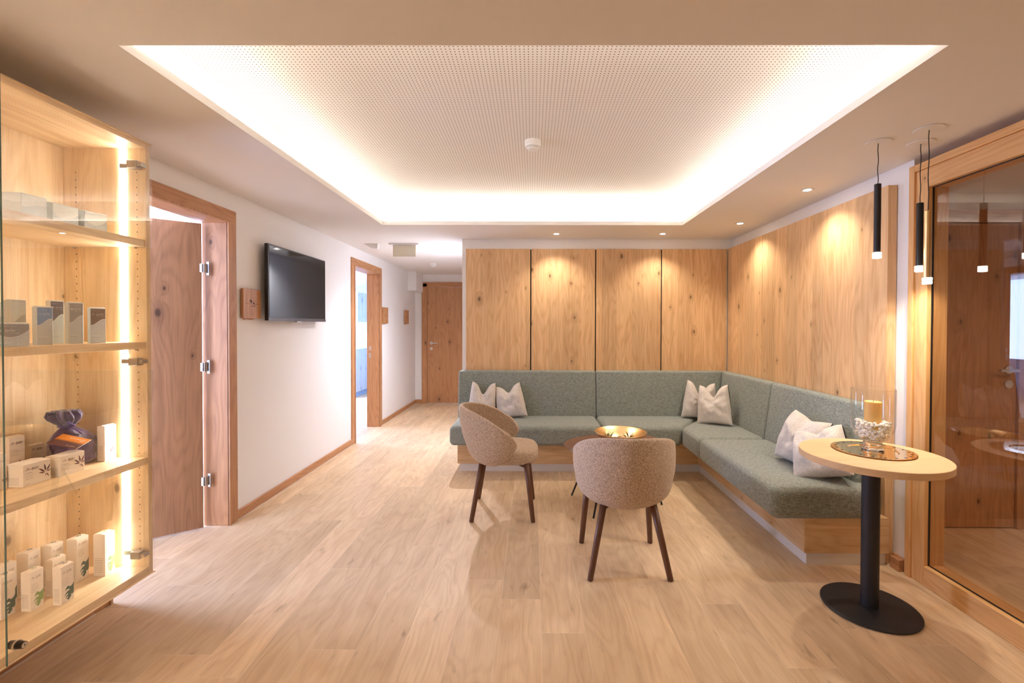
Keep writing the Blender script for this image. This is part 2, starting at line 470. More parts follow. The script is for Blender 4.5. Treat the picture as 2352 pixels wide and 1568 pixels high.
# treatment room beyond the first door, and the one beyond the second
bm = bmesh.new()
box(bm, -4.95, -4.85, 1.0, 4.5, 0, HC); box(bm, -4.85, XL-T, 0.9, 1.0, 0, HC); box(bm, -4.85, XL-T, 4.4, 4.5, 0, HC)
struct('wall_near_room', bm, M['wall'])
bm = bmesh.new()
box(bm, -5.2, -5.1, 4.5, 10.5, 0, HC); box(bm, -5.1, XL-T-0.01, 10.2, 10.3, 0, HC); box(bm, XL-T-.1, XL-T-.01, 8.06, 10.2, 0, HC)
struct('wall_far_room', bm, M['blue'])
for n, y0, y1, x in (('window_1', 2.0, 4.0, -4.845), ('window_2', 5.6, 9.0, -5.095)):
    w = thing(n, None, None, (x, 0, 0)); w['kind'] = 'structure'
    obj('window_pane', newbox(0.0, 0.01, y0, y1, 0.85, 2.1), M['sky'], w)
    bm = bmesh.new()
    for a in ((y0-.06, y1+.06, .79, .85), (y0-.06, y1+.06, 2.1, 2.16), (y0-.06, y0, .85, 2.1), (y1, y1+.06, .85, 2.1), ((y0+y1)/2-.03, (y0+y1)/2+.03, .85, 2.1)):
        box(bm, 0.0, 0.05, *a)
    obj('window_frame', bm, M['white'], w)
# room behind the glass partition
GY = 3.035
bm = bmesh.new()
box(bm, 4.2, 4.3, -2.5, GY, 0, HC); box(bm, XR+0.12, 4.3, GY+0.05, GY+0.15, 0, HC)
box(bm, XR+0.0, 4.3, -2.65, -2.5, 0, HC)
struct('wall_side_room', bm, M['wall'])

# baseboards
def baseboard(name, x0, x1, y0, y1):
    struct(name, newbox(x0, x1, y0, y1, 0, 0.066, 0.004, 2), M['frame_y' if (y1-y0) > (x1-x0) else 'frame_x'])
def base_left(name, y0, y1):
    bm = newbox(XL, XL+0.015, y0, y1, 0.003, 0.066, 0.003, 1)
    box(bm, XL, XL+0.018, y0, y1, 0.0, 0.004, mi=1)
    o = obj(name, bm, [M['frame_y'], M['grout']]); o['kind'] = 'structure'
base_left('baseboard_left', 3.11, 5.125)
base_left('baseboard_left_near', -2.5, 2.09)
base_left('baseboard_left_far', 6.13, FY)
baseboard('baseboard_far', XL+0.015, -1.925, FY-0.015, FY)
baseboard('baseboard_right', 2.008, XR, 2.485, 2.545)
bm = newbox(XR-0.015, XR, 2.545, 2.57, 0, 0.066)
struct('baseboard_right_return', bm, M['frame_y'])

# ------------------------------------------------------------------ doors in the left wall
def door_frame(root, y0, y1, top, wl=0.1, wr=0.1, jamb_in=None):
    """casing on the corridor face plus lining through the wall (root is placed on the wall face at the floor)"""
    e = 0.015
    obj('jamb_near', newbox(-T-.01, e, y0-wl+.01, y0, 0, top+.001, 0.004), M['frame_z'], root)
    obj('jamb_far', newbox(-T-.01, e, y1, y1+wr-.01, 0, top+.001, 0.004), M['frame_z'], root)
    obj('head_casing', newbox(-T-.01, e, y0-wl+.01, y1+wr-.01, top, top+0.09, 0.004), M['frame_y'], root)
    bm = bmesh.new()
    box(bm, e-.008, e+.006, y0-.014, y0, 0, top); box(bm, e-.008, e+.006, y1, y1+.014, 0, top); box(bm, e-.008, e+.006, y0-.014, y1+.014, top, top+.014)
    obj('inner_bead', bm, M['frame_z'], root)

d1 = thing('door_1', None, None, (XL, 0, 0)); d1['kind'] = 'structure'
door_frame(d1, D1[0], D1[1], D1[2])
# open leaf: hinge at far jamb on the room side, swung away into the treatment room
hx, hy = -2.172, 2.985
leaf = obj('door_leaf', newbox(-0.86, 0.0, 0.0, 0.04, 0.008, 2.012, 0.002), oak('shaded_door_oak', srgb(172, 126, 88), srgb(120, 82, 54), stave=0.4, knots=0.5, contrast=0.9, var=0.05), d1)  # same oak as the other doors, dimmer light put into its colour
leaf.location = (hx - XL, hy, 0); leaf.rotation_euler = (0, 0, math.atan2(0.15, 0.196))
for k, z in enumerate((0.315, 1.07, 1.72)):
    bm = tube(bmesh.new(), [(0.008, 0.012, z-0.03), (0.008, 0.012, z+0.03)], 0.009, 14)
    box(bm, -0.012, 0.004, -0.004, 0.010, z-0.028, z+0.028, 0.001); box(bm, 0.012, 0.03, 0.024, 0.034, z-0.045, z+0.045, 0.001)
    hh = obj('hinge', bm, M['nickel'], d1); hh.location = (hx - XL + 0.006, hy - 0.008, 0)
bm = newbox(-0.012, 0.0, -0.012, 0, 0, 0.002)
d2 = thing('door_2', None, None, (XL, 0, 0)); d2['kind'] = 'structure'
door_frame(d2, D2[0], D2[1], D2[2])
bm = bmesh.new()
box(bm, -0.13, -0.10, D2[1]-0.003, D2[1]+0.001, 1.02, 1.075); box(bm, -0.13, -0.10, D2[1]-0.003, D2[1]+0.001, 0.92, 0.985)
obj('strike_plate', bm, M['steel'], d2)
leaf2 = obj('door_leaf', newbox(-0.84, 0.0, 0.0, 0.04, 0.008, 2.012, 0.002), M['door'], d2)
leaf2.location = (-T-0.02, D2[0]-0.012, 0); leaf2.rotation_euler = (0, 0, math.radians(8))

# far corridor door (closed)
d3 = thing('door_3', None, None, (-1.895, FY, 0)); d3['kind'] = 'structure'
bm = bmesh.new()
obj('casing_left', newbox(-0.03, 0.065, -0.03, 0.03, 0, 2.09, 0.005), M['frame_z'], d3)
obj('casing_right', newbox(0.93, 1.02, -0.03, 0.03, 0, 2.09, 0.005), M['frame_z'], d3)
obj('head_casing', newbox(-0.03, 1.02, -0.03, 0.03, 2.025, 2.11, 0.005), M['frame_x'], d3)
lf = obj('door_leaf', newbox(0.066, 0.929, -0.012, 0.025, 0.006, 2.022, 0.002), M['door'], d3)
bm = bmesh.new()
tube(bm, [(0.135, -0.012, 1.05), (0.135, -0.06, 1.05)], 0.011)
tube(bm, [(0.128, -0.06, 1.05), (0.25, -0.06, 1.05)], 0.010)
for z in (1.05, 0.955):
    tube(bm, [(0.135, -0.012, z), (0.135, -0.022, z)], 0.026, 20)
tube(bm, [(0.135, -0.02, 0.955), (0.135, -0.03, 0.955)], 0.009)
obj('door_handle', bm, M['steel'], lf)

# ------------------------------------------------------------------ wood wall panels
def wpanel(name, label, group, bm):
    tag(obj(name, bm, M['panel']), label, 'wall panel', group)
PT = 2.138
ord_ = ['leftmost', 'second from left', 'third from left', 'rightmost']
xs = [-0.69, -0.018, 0.648, 1.322, 1.998]
desc = ['oak wall panel at the corridor end of the back wall, leftmost of four', 'oak wall panel on the back wall, second from the left with a round knot near its top',
        'oak wall panel on the back wall, third from the left above the middle of the bench', 'oak wall panel on the back wall, rightmost of four beside the room corner']
for i in range(4):
    t = obj('wall_panel', newbox(0, xs[i+1]-xs[i]-0.012, 0, 0.019, 0, PT-0.3, 0.001, 1), M['panel'], loc=(xs[i]+.006, YB-0.021, 0.3))
    tag(t, desc[i], 'wall panel', 'oak panels on the back wall')
tag(obj('backing_board', newbox(-0.685, 1.99, YB-0.0018, YB-0.0002, 0.3, PT-0.003), M['dark']), 'dark backing seen in the narrow joints between the back wall panels', 'backing board')
ys = [YB-0.024, 3.978, 3.262, 2.575]
desc = ['oak wall panel on the right wall, nearest the room corner', 'oak wall panel on the right wall, middle one behind the bench', 'oak wall panel on the right wall, closest to the glass partition']
for i in range(3):
    w_ = ys[i]-ys[i+1]-0.004
    t = obj('wall_panel', newbox(0, 0.050, 0, w_, 0, PT-0.0, 0.001, 1), M['panel'], loc=(2.0, ys[i+1]+.002, 0.002))
    tag(t, desc[i], 'wall panel', 'oak panels on the right wall')
tag(obj('backing_board', newbox(2.0505, 2.0545, 2.60, 4.69, 0.01, PT-0.003), M['dark']), 'dark backing seen in the narrow joints between the right wall panels', 'backing board')

# ------------------------------------------------------------------ glass partition on the right
gp = thing('glass_partition', 'fixed glass partition in an oak frame filling the right wall beside the pedestal table', 'glass partition', (2.02, 2.463, 0))
E2 = 4.4   # length towards and past the camera
obj('outer_casing', newbox(0.0, 0.16, -0.034, 0, 0, 2.197, 0.003), M['part_z'], gp)
obj('outer_casing_head', newbox(0.0, 0.16, -E2, -0.034, 2.160, 2.197, 0.003), M['part_y'], gp)
obj('stile', newbox(0.010, 0.12, -0.108, -0.034, 0.0, 2.160, 0.004), M['part_z'], gp)
obj('head_rail', newbox(0.010, 0.12, -E2, -0.108, 2.062, 2.160, 0.004), M['part_y'], gp)
obj('sill_rail', newbox(0.010, 0.12, -E2, -0.108, 0.0, 0.104, 0.004), M['part_y'], gp)
bm = bmesh.new()
box(bm, 0.034, 0.042, -0.112, -0.108, 0.104, 2.062); box(bm, 0.034, 0.042, -E2, -0.108, 0.104, 0.108); box(bm, 0.034, 0.042, -E2, -0.108, 2.058, 2.062)
obj('rubber_seal', bm, M['blackm'], gp)
obj('glass_pane', newbox(0.036, 0.0364, -E2, -0.1085, 0.1045, 2.0615), M['glasst'], gp)

# wall and door inside the side room
sd = thing('door_4', None, None, (2.1, GY, 0)); sd['kind'] = 'structure'
lf = obj('door_leaf', newbox(0.075, 1.118, 0, 0.04, 0.006, 2.03, 0.002), M['door'], sd)
obj('casing', newbox(1.122, 1.26, -0.015, 0.048, 0, 2.12, 0.003), M['frame_z'], sd)
obj('casing_left', newbox(0.075, 0.078, 0.041, 0.048, 0, 2.12), M['frame_z'], sd)
obj('head_casing', newbox(0.075, 1.122, -0.015, 0.048, 2.034, 2.12, 0.003), M['frame_x'], sd)
bm = bmesh.new()
tube(bm, [(1.06, 0, 1.06), (1.06, -0.06, 1.06)], 0.011); tube(bm, [(1.07, -0.06, 1.06), (0.95, -0.06, 1.06)], 0.010)
for z in (1.06, 0.965): tube(bm, [(1.06, 0, z), (1.06, -0.012, z)], 0.027, 20)
obj('door_handle', bm, M['steel'], lf)

# ------------------------------------------------------------------ corner bench
sf = thing('corner_bench', 'sage green upholstered corner bench on an oak base along the panelled walls', 'bench', (0, 0, 0))
SZ = 0.452
bx = bmesh.new()
box(bx, -0.69, 1.525, 4.18, YB-0.024, 0.076, 0.272, 0.002, 1)
obj('base', bx, M['oak_x'], sf)
obj('base', newbox(1.525, 1.998, 2.545, YB-0.024, 0.076, 0.272, 0.002, 1), M['oak_y'], sf)
obj('end_board', newbox(1.525, 1.998, 2.538, 2.5448, 0.076, 0.272, 0.001, 1), M['oak_x'], sf)
obj('plinth', newbox(-0.672, 1.55, 4.205, YB-0.03, 0, 0.0755), M['plinth'], sf)
obj('plinth', newbox(1.55, 1.995, 2.562, 4.205, 0, 0.0755), M['plinth'], sf)
def seat(pts, par=sf):
    bm = prism(bmesh.new(), pts, 'z', 0.273, SZ, bev=0.045, seg=6)
    return obj('seat_cushion', bm, M['sage'], par, smooth=True)
seat([(-0.742, 4.035), (0.633, 4.035), (0.633, 4.60), (-0.742, 4.60)])
seat([(0.637, 4.035), (1.322, 4.035), (1.725, 4.60), (0.637, 4.60)])
seat([(1.328, 3.636), (1.93, 3.636), (1.93, 4.60), (1.728, 4.60), (1.328, 4.04)])
seat([(1.328, 2.497), (1.915, 2.497), (1.93, 2.53), (1.93, 3.632), (1.328, 3.632)])
prof = [(0.0, 0.40), (0.150, 0.40), (0.150, 0.46), (0.092, 0.895), (0.0, 0.895)]   # (distance from wall, z)
WB, WR = YB-0.024, 1.998
def back_b(x0, x1):
    bm = prism(bmesh.new(), [(WB-d, z) for d, z in prof], 'x', x0, x1, bev=0.022, seg=4)
    obj('backrest_cushion', bm, M['sage'], sf, smooth=True)
def back_r(y0, y1):
    bm = prism(bmesh.new(), [(WR-d, z) for d, z in prof], 'y', y0, y1, bev=0.022, seg=4)
    obj('backrest_cushion', bm, M['sage'], sf, smooth=True)
back_b(-0.745, 0.638); back_b(0.641, lambda p: WR-(WB-p[0])-0.002)
back_r(3.638, lambda p: WB-(WR-p[0])-0.002); back_r(2.60, 3.634)

# ------------------------------------------------------------------ pillows
def pillow(label, loc, size, rot, chop=0.0, thick=0.085, seed=0, sx=1.0, lean2=0.0):
    rnd = random.Random(seed)
    N = 26; bm = bmesh.new(); grids = []
    for side in (1, -1):
        gvs = []
        for i in range(N+1):
            row = []
            for j in range(N+1):
                u, v = 2*i/N-1, 2*j/N-1
                edge = (1-u*u)*(1-v*v)
                t = thick * (edge ** 0.42)
                x = size/2*sx*u*(1-0.09*(1-v*v)); z = size/2*v*(1-0.09*(1-u*u))
                if v > -0.4 and chop:
                    q = (v+0.4)/1.4
                    dip = chop*size*1.25*math.exp(-(u/0.40)**2)*q**1.7
                    z -= dip
                    t *= 1-0.45*math.exp(-(u/0.25)**2)*q
                    x *= 1-0.22*q*q
                    t += 0.02*abs(u)**2*q*(1-abs(v)**6)
                n3 = noise.noise(Vector((u*1.7+seed*3.1, v*1.7, side*2.0+seed)))
                y = side*t*(1+0.25*n3)
                y += (0.014*noise.noise(Vector((u*3.3+seed, v*3.3, side*5))) + 0.006*noise.noise(Vector((u*9+seed, v*6, side*3))))*edge**.5
                row.append(bm.verts.new((x, y, z + size/2)))
            gvs.append(row)
        grids.append(gvs)
        for i in range(N):
            for j in range(N):
                bm.faces.new((gvs[i][j], gvs[i+1][j], gvs[i+1][j+1], gvs[i][j+1]))
    bmesh.ops.remove_doubles(bm, verts=bm.verts[:], dist=0.0006)
    o = obj('throw_pillow', bm, M['cream'], None, smooth=True)
    md = o.modifiers.new('sub', 'SUBSURF'); md.levels = 1; md.render_levels = 1
    o.location = loc; o.rotation_euler = rot
    return tag(o, label, 'pillow', 'cream pillows on the corner bench')
R = math.radians
pillow('cream pillow with two pointed ears behind the chair at the left end of the bench', (-0.50, 4.445, SZ-0.012), 0.36, (R(-12), R(4), R(4)), chop=0.24, seed=1, sx=0.8)
pillow('cream pillow slumped beside the eared pillow at the left bench end', (-0.19, 4.43, SZ-0.015), 0.35, (R(-16), R(-12), R(-8)), chop=0.16, seed=2, sx=0.9)
pillow('cream pillow in the bench corner, half hidden behind another', (1.60, 4.40, SZ-0.012), 0.38, (R(-12), R(6), R(-14)), chop=0.26, seed=3, sx=0.85)
pillow('cream eared pillow standing in front in the bench corner', (1.66, 4.14, SZ-0.012), 0.38, (R(-14), R(-6), R(-38)), chop=0.22, seed=4, sx=0.85)
pillow('cream pillow leaning upright on the right bench, beside the fallen one', (1.70, 2.94, SZ-0.012), 0.35, (R(-16), R(8), R(-74)), chop=0.04, seed=5, thick=0.10)
pillow('cream pillow tipped over near the bench end, partly behind the round table', (1.675, 2.62, SZ+0.012), 0.34, (R(-38), R(-20), R(-50)), chop=0.08, seed=6, thick=0.09)

# ------------------------------------------------------------------ tub chairs
def chair_leg(foot, top, r0=0.0195, r1=0.016, sq=False):
    bm = bmesh.new(); f, t = Vector(foot), Vector(top)
    tube(bm, [t, t.lerp(f, 0.5), t.lerp(f, 0.985), f], [r0, (r0+r1)/2, r1, r1*0.85], 16)
    return bm
def tabl(x, t):
    for (a, b), (c, d) in zip(t[:-1], t[1:]):
        if x <= c:
            k = (x-a)/(c-a); return b + (d-b)*k
    return t[-1][1]
def make_chair(label, loc, rotz):
    t = thing('tub_chair', label, 'chair', loc, rotz, 'tub chairs at the coffee table')
    # shell: scoop grid, u from rim to bottom, theta around the back
    bm = bmesh.new(); NU, NT = 16, 36; rows = []
    for i in range(NU+1):
        s = i/NU
        thm = R(tabl(s, ((0, 99), (.06, 105), (.15, 110), (.3, 114), (.42, 114), (.52, 111), (.64, 101), (.8, 84), (1, 68))))
        row = []
        for j in range(NT+1):
            q = 2*j/NT-1; th = thm*q
            aq = abs(q)
            zt = 0.777 - 0.170*aq**2.8
            zb = 0.337 + 0.02*aq
            zw = 0.63
            if s < 0.5:
                z = zt + (0.50 - zt)*(s/0.5)
            else:
                k = (s-0.5)/0.5
                z = 0.50 + (zb-0.50)*math.sin(k*PI/2)**0.9
            if s <= 0.5:
                w = max(0.0, (zw-z)/(zw-0.352)); r = (1-w**3)**(1/2.3) if w < 1 else 0
                if z > zw: r = 1-0.05*((z-zw)/0.15)**2
            else:
                k = (s-0.5)/0.5
                w0 = (zw-0.50)/(zw-0.352); r00 = (1-w0**3)**(1/2.3)
                r = r00*math.cos(k*PI/2*0.93)**0.62
            x = 0.287*r*math.sin(th)
            b = 0.285*r + 0.20*(z-0.5)*math.cos(th)
            y = -b*math.cos(th) - 0.005
            row.append(bm.verts.new((x, y, z)))
        rows.append(row)
    for i in range(NU):
        for j in range(NT):
            bm.faces.new((rows[i][j], rows[i][j+1], rows[i+1][j+1], rows[i+1][j]))
    sh = obj('shell_back', bm, M['beige'], t, smooth=True)
    md = sh.modifiers.new('sol', 'SOLIDIFY'); md.thickness = 0.036; md.offset = SOL_OFF; md.use_even_offset = False
    md = sh.modifiers.new('sub', 'SUBSURF'); md.levels = 2; md.render_levels = 2
    # seat pad
    bm = bmesh.new(); n = 40
    def ring(k, z):
        out = []
        for i in range(n):
            a = 2*PI*i/n; c, s_ = math.cos(a), math.sin(a)
            ex = 2/3.0
            x = 0.235*k*math.copysign(abs(c)**ex, c); y = 0.235*k*math.copysign(abs(s_)**ex, s_)
            if y < 0: x *= 1-0.16*(y/0.235)**2
            out.append(bm.verts.new((x, y+0.015, z)))
        return out
    prof_ = [(0.80, 0.388), (0.93, 0.392), (0.985, 0.410), (1.0, 0.435), (0.985, 0.460), (0.93, 0.478), (0.80, 0.487), (0.5, 0.492), (0.2, 0.493)]
    rg = [ring(k, z) for k, z in prof_]
    for a, b in zip(rg[:-1], rg[1:]):
        for i in range(n): bm.faces.new((a[i], a[(i+1) % n], b[(i+1) % n], b[i]))
    bm.faces.new(rg[0][::-1]); bm.faces.new(rg[-1])
    obj('seat', bm, M['beige'], t, smooth=True)
    for sx in (-1, 1):
        obj('leg', chair_leg((sx*0.213, -0.212, 0), (sx*0.135, -0.150, 0.378)), M['walnut'], t, smooth=True)
        obj('leg', chair_leg((sx*0.213, 0.212, 0), (sx*0.182, 0.165, 0.396)), M['walnut'], t, smooth=True)
    bm = bmesh.new()
    for sx in (-1, 1):
        tube(bm, [(sx*0.182, 0.165, 0.372), (sx*0.03, 0.02, 0.392), (-sx*0.0, 0.0, 0.392)], 0.014, 8)
        tube(bm, [(sx*0.135, -0.150, 0.362), (sx*0.02, -0.03, 0.390), (sx*0.0, 0.0, 0.390)], 0.014, 8)
    obj('under_frame', bm, M['walnut'], t, smooth=True)
    return t
SOL_OFF = -1.0
make_chair('beige tub chair with dark wooden legs, seen from behind in front of the coffee table', (0.52, 2.60, 0), 0.0)
make_chair('beige tub chair with dark wooden legs, turned sideways by the left end of the bench', (-0.205, 3.315, 0), -PI/2)

# ------------------------------------------------------------------ coffee table and bowl
ct = thing('coffee_table', 'low dark wooden coffee table with thin black legs, behind the near tub chair', 'coffee table', (0.66, 3.44, 0))
def rtri(rad, n=72, k=0.10):
    return [((rad*(1+k*math.cos(3*(a-R(60)))))*math.cos(a), (rad*(1+k*math.cos(3*(a-R(60)))))*math.sin(a)) for a in [2*PI*i/n for i in range(n)]]
bm = bmesh.new(); ringsp = []
for rr, z in ((0.30, 0.428), (0.375, 0.440), (0.382, 0.447), (0.378, 0.452)):
    ringsp.append([bm.verts.new((x, y, z)) for x, y in rtri(rr)])
for a, b in zip(ringsp[:-1], ringsp[1:]):
    n = len(a)
    for i in range(n): bm.faces.new((a[i], a[(i+1) % n], b[(i+1) % n], b[i]))
bm.faces.new(ringsp[0][::-1]); bm.faces.new(ringsp[-1])
obj('tabletop', bm, M['walnut_x'], ct)
for fx, fy in ((-0.345, 0.166), (-0.231, -0.27), (0.32, -0.02)):
    bm = bmesh.new(); tube(bm, [(fx*0.55, fy*0.55, 0.429), (fx, fy, 0.0)], [0.009, 0.007], 10)
    obj('leg', bm, M['black'], ct, smooth=True)
bw = thing('decorative_bowl', 'wide shallow gold bowl on the coffee table', 'bowl', (0.672, 3.46, 0.452))
bm = bmesh.new()
pr = [(0, 0.006), (0.05, 0.008), (0.10, 0.022), (0.15, 0.052), (0.192, 0.092), (0.196, 0.093), (0.197, 0.090), (0.155, 0.046), (0.105, 0.015), (0.06, 0.0), (0, 0.0)]
lathe(bm, pr, 64); obj('bowl_body', bm, M['goldb'], bw, smooth=True)
leafg = plain('dried_leaf_green', srgb(92, 98, 62), 0.7); driedw = plain('dried_flower', srgb(226, 206, 176), 0.7); driedb = plain('dried_brown', srgb(150, 112, 70), 0.7)
def tuft(label, loc, n, ln, mat, seed, group):
    rnd = random.Random(seed); bm = bmesh.new()
    for i in range(n):
        a = rnd.uniform(0, 2*PI); el = rnd.uniform(0.25, 1.2); d = Vector((math.cos(a)*math.cos(el), math.sin(a)*math.cos(el), math.sin(el)))
        l = ln*rnd.uniform(0.7, 1.1); p0 = Vector((0, 0, 0))
        tube(bm, [p0, d*l*0.5, d*l + Vector((0, 0, -0.006))], [0.0022, 0.0028, 0.0004], 5)
    o = obj('dried_plant', bm, mat, None, smooth=True); o.location = loc
    tag(o, label, 'dried plant', group)
tuft('spiky green plant tuft at the left of the gold bowl', (0.575, 3.44, 0.485), 26, 0.085, leafg, 1, 'dried plants in the gold bowl')
tuft('spiky brown plant tuft right of centre in the gold bowl', (0.735, 3.44, 0.485), 24, 0.07, driedb, 2, 'dried plants in the gold bowl')
rnd = random.Random(5)
lab = ['pale dried flower head beside the green tuft in the gold bowl', 'pale dried flower head in the middle of the gold bowl', 'pale dried flower head nearest the rim in the gold bowl', 'pale dried flower head next to the brown tuft in the gold bowl']
for k, (x, y) in enumerate(((0.62, 3.40), (0.665, 3.43), (0.655, 3.365), (0.71, 3.38))):
    bm = bmesh.new()
    for i in range(26):
        a = rnd.uniform(0, 2*PI); el = rnd.uniform(0, 1.5); d = Vector((math.cos(a)*math.cos(el), math.sin(a)*math.cos(el), math.sin(el)))*0.024
        bmesh.ops.create_icosphere(bm, subdivisions=1, radius=0.006, matrix=Matrix.Translation(d))
    o = obj('dried_flower', bm, driedw, None, smooth=True); o.location = (x, y, 0.492)
    tag(o, lab[k], 'dried flower', 'dried flower heads in the gold bowl')

# ------------------------------------------------------------------ pedestal table with plate and hurricane vase
pt = thing('pedestal_table', 'tall round table with pale oak top on a black pedestal, by the glass partition', 'table', (1.615, 2.167, 0))
bm = bmesh.new(); lathe(bm, [(0, 0.708), (0.296, 0.708), (0.298, 0.710), (0.298, 0.738), (0.296, 0.740), (0, 0.740)], 96)
obj('tabletop', bm, M['table'], pt)
bm = bmesh.new(); lathe(bm, [(0.037, 0.012), (0.037, 0.7075)], 40); obj('pedestal', bm, M['black'], pt, smooth=True)
bm = bmesh.new(); lathe(bm, [(0, 0.004), (0.19, 0.004), (0.200, 0.006), (0.200, 0.010), (0.192, 0.013), (0, 0.016)], 80); obj('base_plate', bm, M['black'], pt)
bm = bmesh.new()
lathe(bm, [(0.150, 0), (0.165, 0), (0.165, 0.0045), (0.150, 0.0045)], 48, closed=True)
obj('foot_ring', bm, M['blackm'], pt)
PXc, PYc = 1.653, 2.21
gplate = thing('charger_plate', 'polished gold plate with small star cut-outs around the rim, on the round table', 'plate', (PXc, PYc, 0.740))
bm = bmesh.new(); lathe(bm, [(0, 0.002), (0.098, 0.002), (0.103, 0.0055), (0.108, 0.0058), (0.165, 0.007), (0.170, 0.006), (0.168, 0.003), (0.10, 0.0005), (0, 0.0005)], 96)
obj('plate_body', bm, M['gold'], gplate, smooth=False)
for k in range(20):
    bm = bmesh.new()
    a = 2*PI*k/20; c = Vector((0.148*math.cos(a), 0.148*math.sin(a), 0.0071))
    add_poly(bm, [c + Vector((math.cos(a+PI*i/3)*(0.0065 if i % 2 else 0.0028)*1.3, math.sin(a+PI*i/3)*(0.0065 if i % 2 else 0.0028)*1.3, 0)) for i in range(6)])
    obj('star_cutout', bm, M['dark'], gplate)
vz = 0.7422
hv = thing('hurricane_vase', 'footed clear glass vase holding a candle and white pebbles, on the gold plate', 'vase', (PXc, PYc, vz))
bm = bmesh.new()
prv = [(0.030, 0.0415), (0.050, 0.052), (0.072, 0.075), (0.086, 0.105), (0.090, 0.135), (0.090, 0.300), (0.0888, 0.3025), (0.0875, 0.300),
       (0.0875, 0.136), (0.0835, 0.107), (0.069, 0.079), (0.047, 0.056), (0.030, 0.0435)]
lathe(bm, prv, 72, closed=True); obj('glass_bowl', bm, M['glassv'], hv, smooth=True)
bm = bmesh.new(); lathe(bm, [(0, 0), (0.044, 0), (0.046, 0.004), (0.041, 0.010), (0.036, 0.022), (0.036, 0.034), (0.040, 0.041), (0.030, 0.041), (0, 0.041)], 64)
obj('glass_foot', bm, M['vase'], hv, smooth=True)
cd = thing('pillar_candle', 'honey yellow pillar candle standing in the pebbles inside the glass vase', 'candle', (PXc, PYc, vz+0.052))
bm = bmesh.new(); lathe(bm, [(0, 0.045), (0.034, 0.045), (0.035, 0.047), (0.035, 0.184), (0.033, 0.187), (0.029, 0.184), (0.02, 0.181), (0, 0.180)], 48)
obj('wax_body', bm, M['wax'], cd, smooth=False)
bm = bmesh.new(); tube(bm, [(0, 0, 0.178), (0.001, 0, 0.186), (0.004, 0.001, 0.192)], 0.0012, 6); obj('wick', bm, M['dark'], cd)
bm = bmesh.new(); rnd = random.Random(3)
cnt = 0
while cnt < 520:
    z = rnd.uniform(0.062, 0.142); rmax = 0.05 + (z-0.055)*0.75 if z < 0.09 else 0.070+(z-0.09)*0.18
    rmax = min(rmax, 0.0865) - 0.0115
    a = rnd.uniform(0, 2*PI); r = rmax*math.sqrt(rnd.uniform(0.2, 1))
    if z > 0.098 and r < 0.043: continue
    mt = Matrix.Translation((r*math.cos(a), r*math.sin(a), z)) @ Matrix.Rotation(rnd.uniform(0, 3), 4, 'X') @ Matrix.Diagonal((1.2, 0.9, 0.75, 1))
    bmesh.ops.create_icosphere(bm, subdivisions=1, radius=rnd.uniform(0.0068, 0.0100), matrix=mt); cnt += 1
o = obj('pebbles', bm, M['pebble'], None, smooth=True); o.location = (PXc, PYc, vz)
tag(o, 'white pebbles filling the bottom of the glass vase', 'pebbles', None, 'stuff')

# ------------------------------------------------------------------ ceiling fittings
dl = [(0.231, 4.437, 'recessed ceiling spotlight left of centre in front of the back wall panels'), (1.261, 4.431, 'recessed ceiling spotlight in front of the rightmost back wall panel'),
      (1.807, 3.983, 'recessed ceiling spotlight near the room corner by the right wall'), (1.806, 3.014, 'recessed ceiling spotlight beside the pendant lamps'),
      (-0.955, 5.311, 'recessed ceiling spotlight in the corridor ceiling')]
def downlight(x, y, lb, w=SPOT_W, col=WARM, ang=118):
    t = thing('recessed_spotlight', lb, 'spotlight', (x, y, HC-0.004), 0, 'recessed ceiling spotlights')
    bm = bmesh.new(); lathe(bm, [(0.024, 0.004), (0.040, 0.004), (0.042, 0.002), (0.040, 0.0), (0.024, 0.001)], 36, closed=True)
    obj('trim_ring', bm, M['white'], t)
    bm = bmesh.new(); lathe(bm, [(0, 0.001), (0.024, 0.001), (0.024, 0.0035), (0, 0.0035)], 28); obj('lens', bm, M['lamp'], t)
    spot('spotlight_beam', (x, y, HC-0.02), w, col, ang, 0.9, 0.018)
for k, (x, y, lb) in enumerate(dl):
    if k == 4: downlight(x, y, lb, SPOT_W*5.2, (0.94, 0.93, 1.0), 150)
    else: downlight(x, y, lb)

for x, y in ((-0.9, -0.6), (0.9, -0.6), (0.0, -1.8)):  # unseen fill spots added behind the camera to brighten the room
    spot('added_fill_beam', (x, y, HC-0.02), SPOT_W*1.0, WARM, 150, 1.0, 0.05)

def pendant(x, y, ztop, zbot, mat, label, cable_sw=0.0):
    t = thing('pendant_lamp', label, 'pendant lamp', (x, y, HC), 0, 'slim pendant lamps over the round table')
    bm = bmesh.new(); lathe(bm, [(0, -0.0005), (0.056, -0.0005), (0.058, -0.002), (0.056, -0.005), (0, -0.006)], 40); obj('canopy', bm, M['white'], t)
    bm = bmesh.new(); n = 10
    pts = [(0.002*math.sin(k*1.3+x*9)*(1 if 0 < k < n else 0), 0, -0.005 + (ztop-HC+0.005)*k/n) for k in range(n+1)]
    tube(bm, pts, 0.0019, 8); obj('cable', bm, M['blackm'], t, smooth=True)
    bm = bmesh.new(); lathe(bm, [(0, ztop-HC), (0.013, ztop-HC), (0.0145, ztop-HC-0.002), (0.0145, zbot-HC), (0, zbot-HC)], 32); obj('tube_body', bm, mat, t)
    bm = bmesh.new(); lathe(bm, [(0.0, zbot-HC-0.0005), (0.0180, zbot-HC-0.0005), (0.0185, zbot-HC-0.005), (0.0175, zbot-HC-0.013), (0.0185, zbot-HC-0.022), (0.0175, zbot-HC-0.028), (0, zbot-HC-0.028)], 32)
    obj('light_tip', bm, M['lamp_soft'], t)
    spot('pendant_beam', (x, y, zbot-0.034), PEND_W, WARM, 150, 0.6, 0.015)
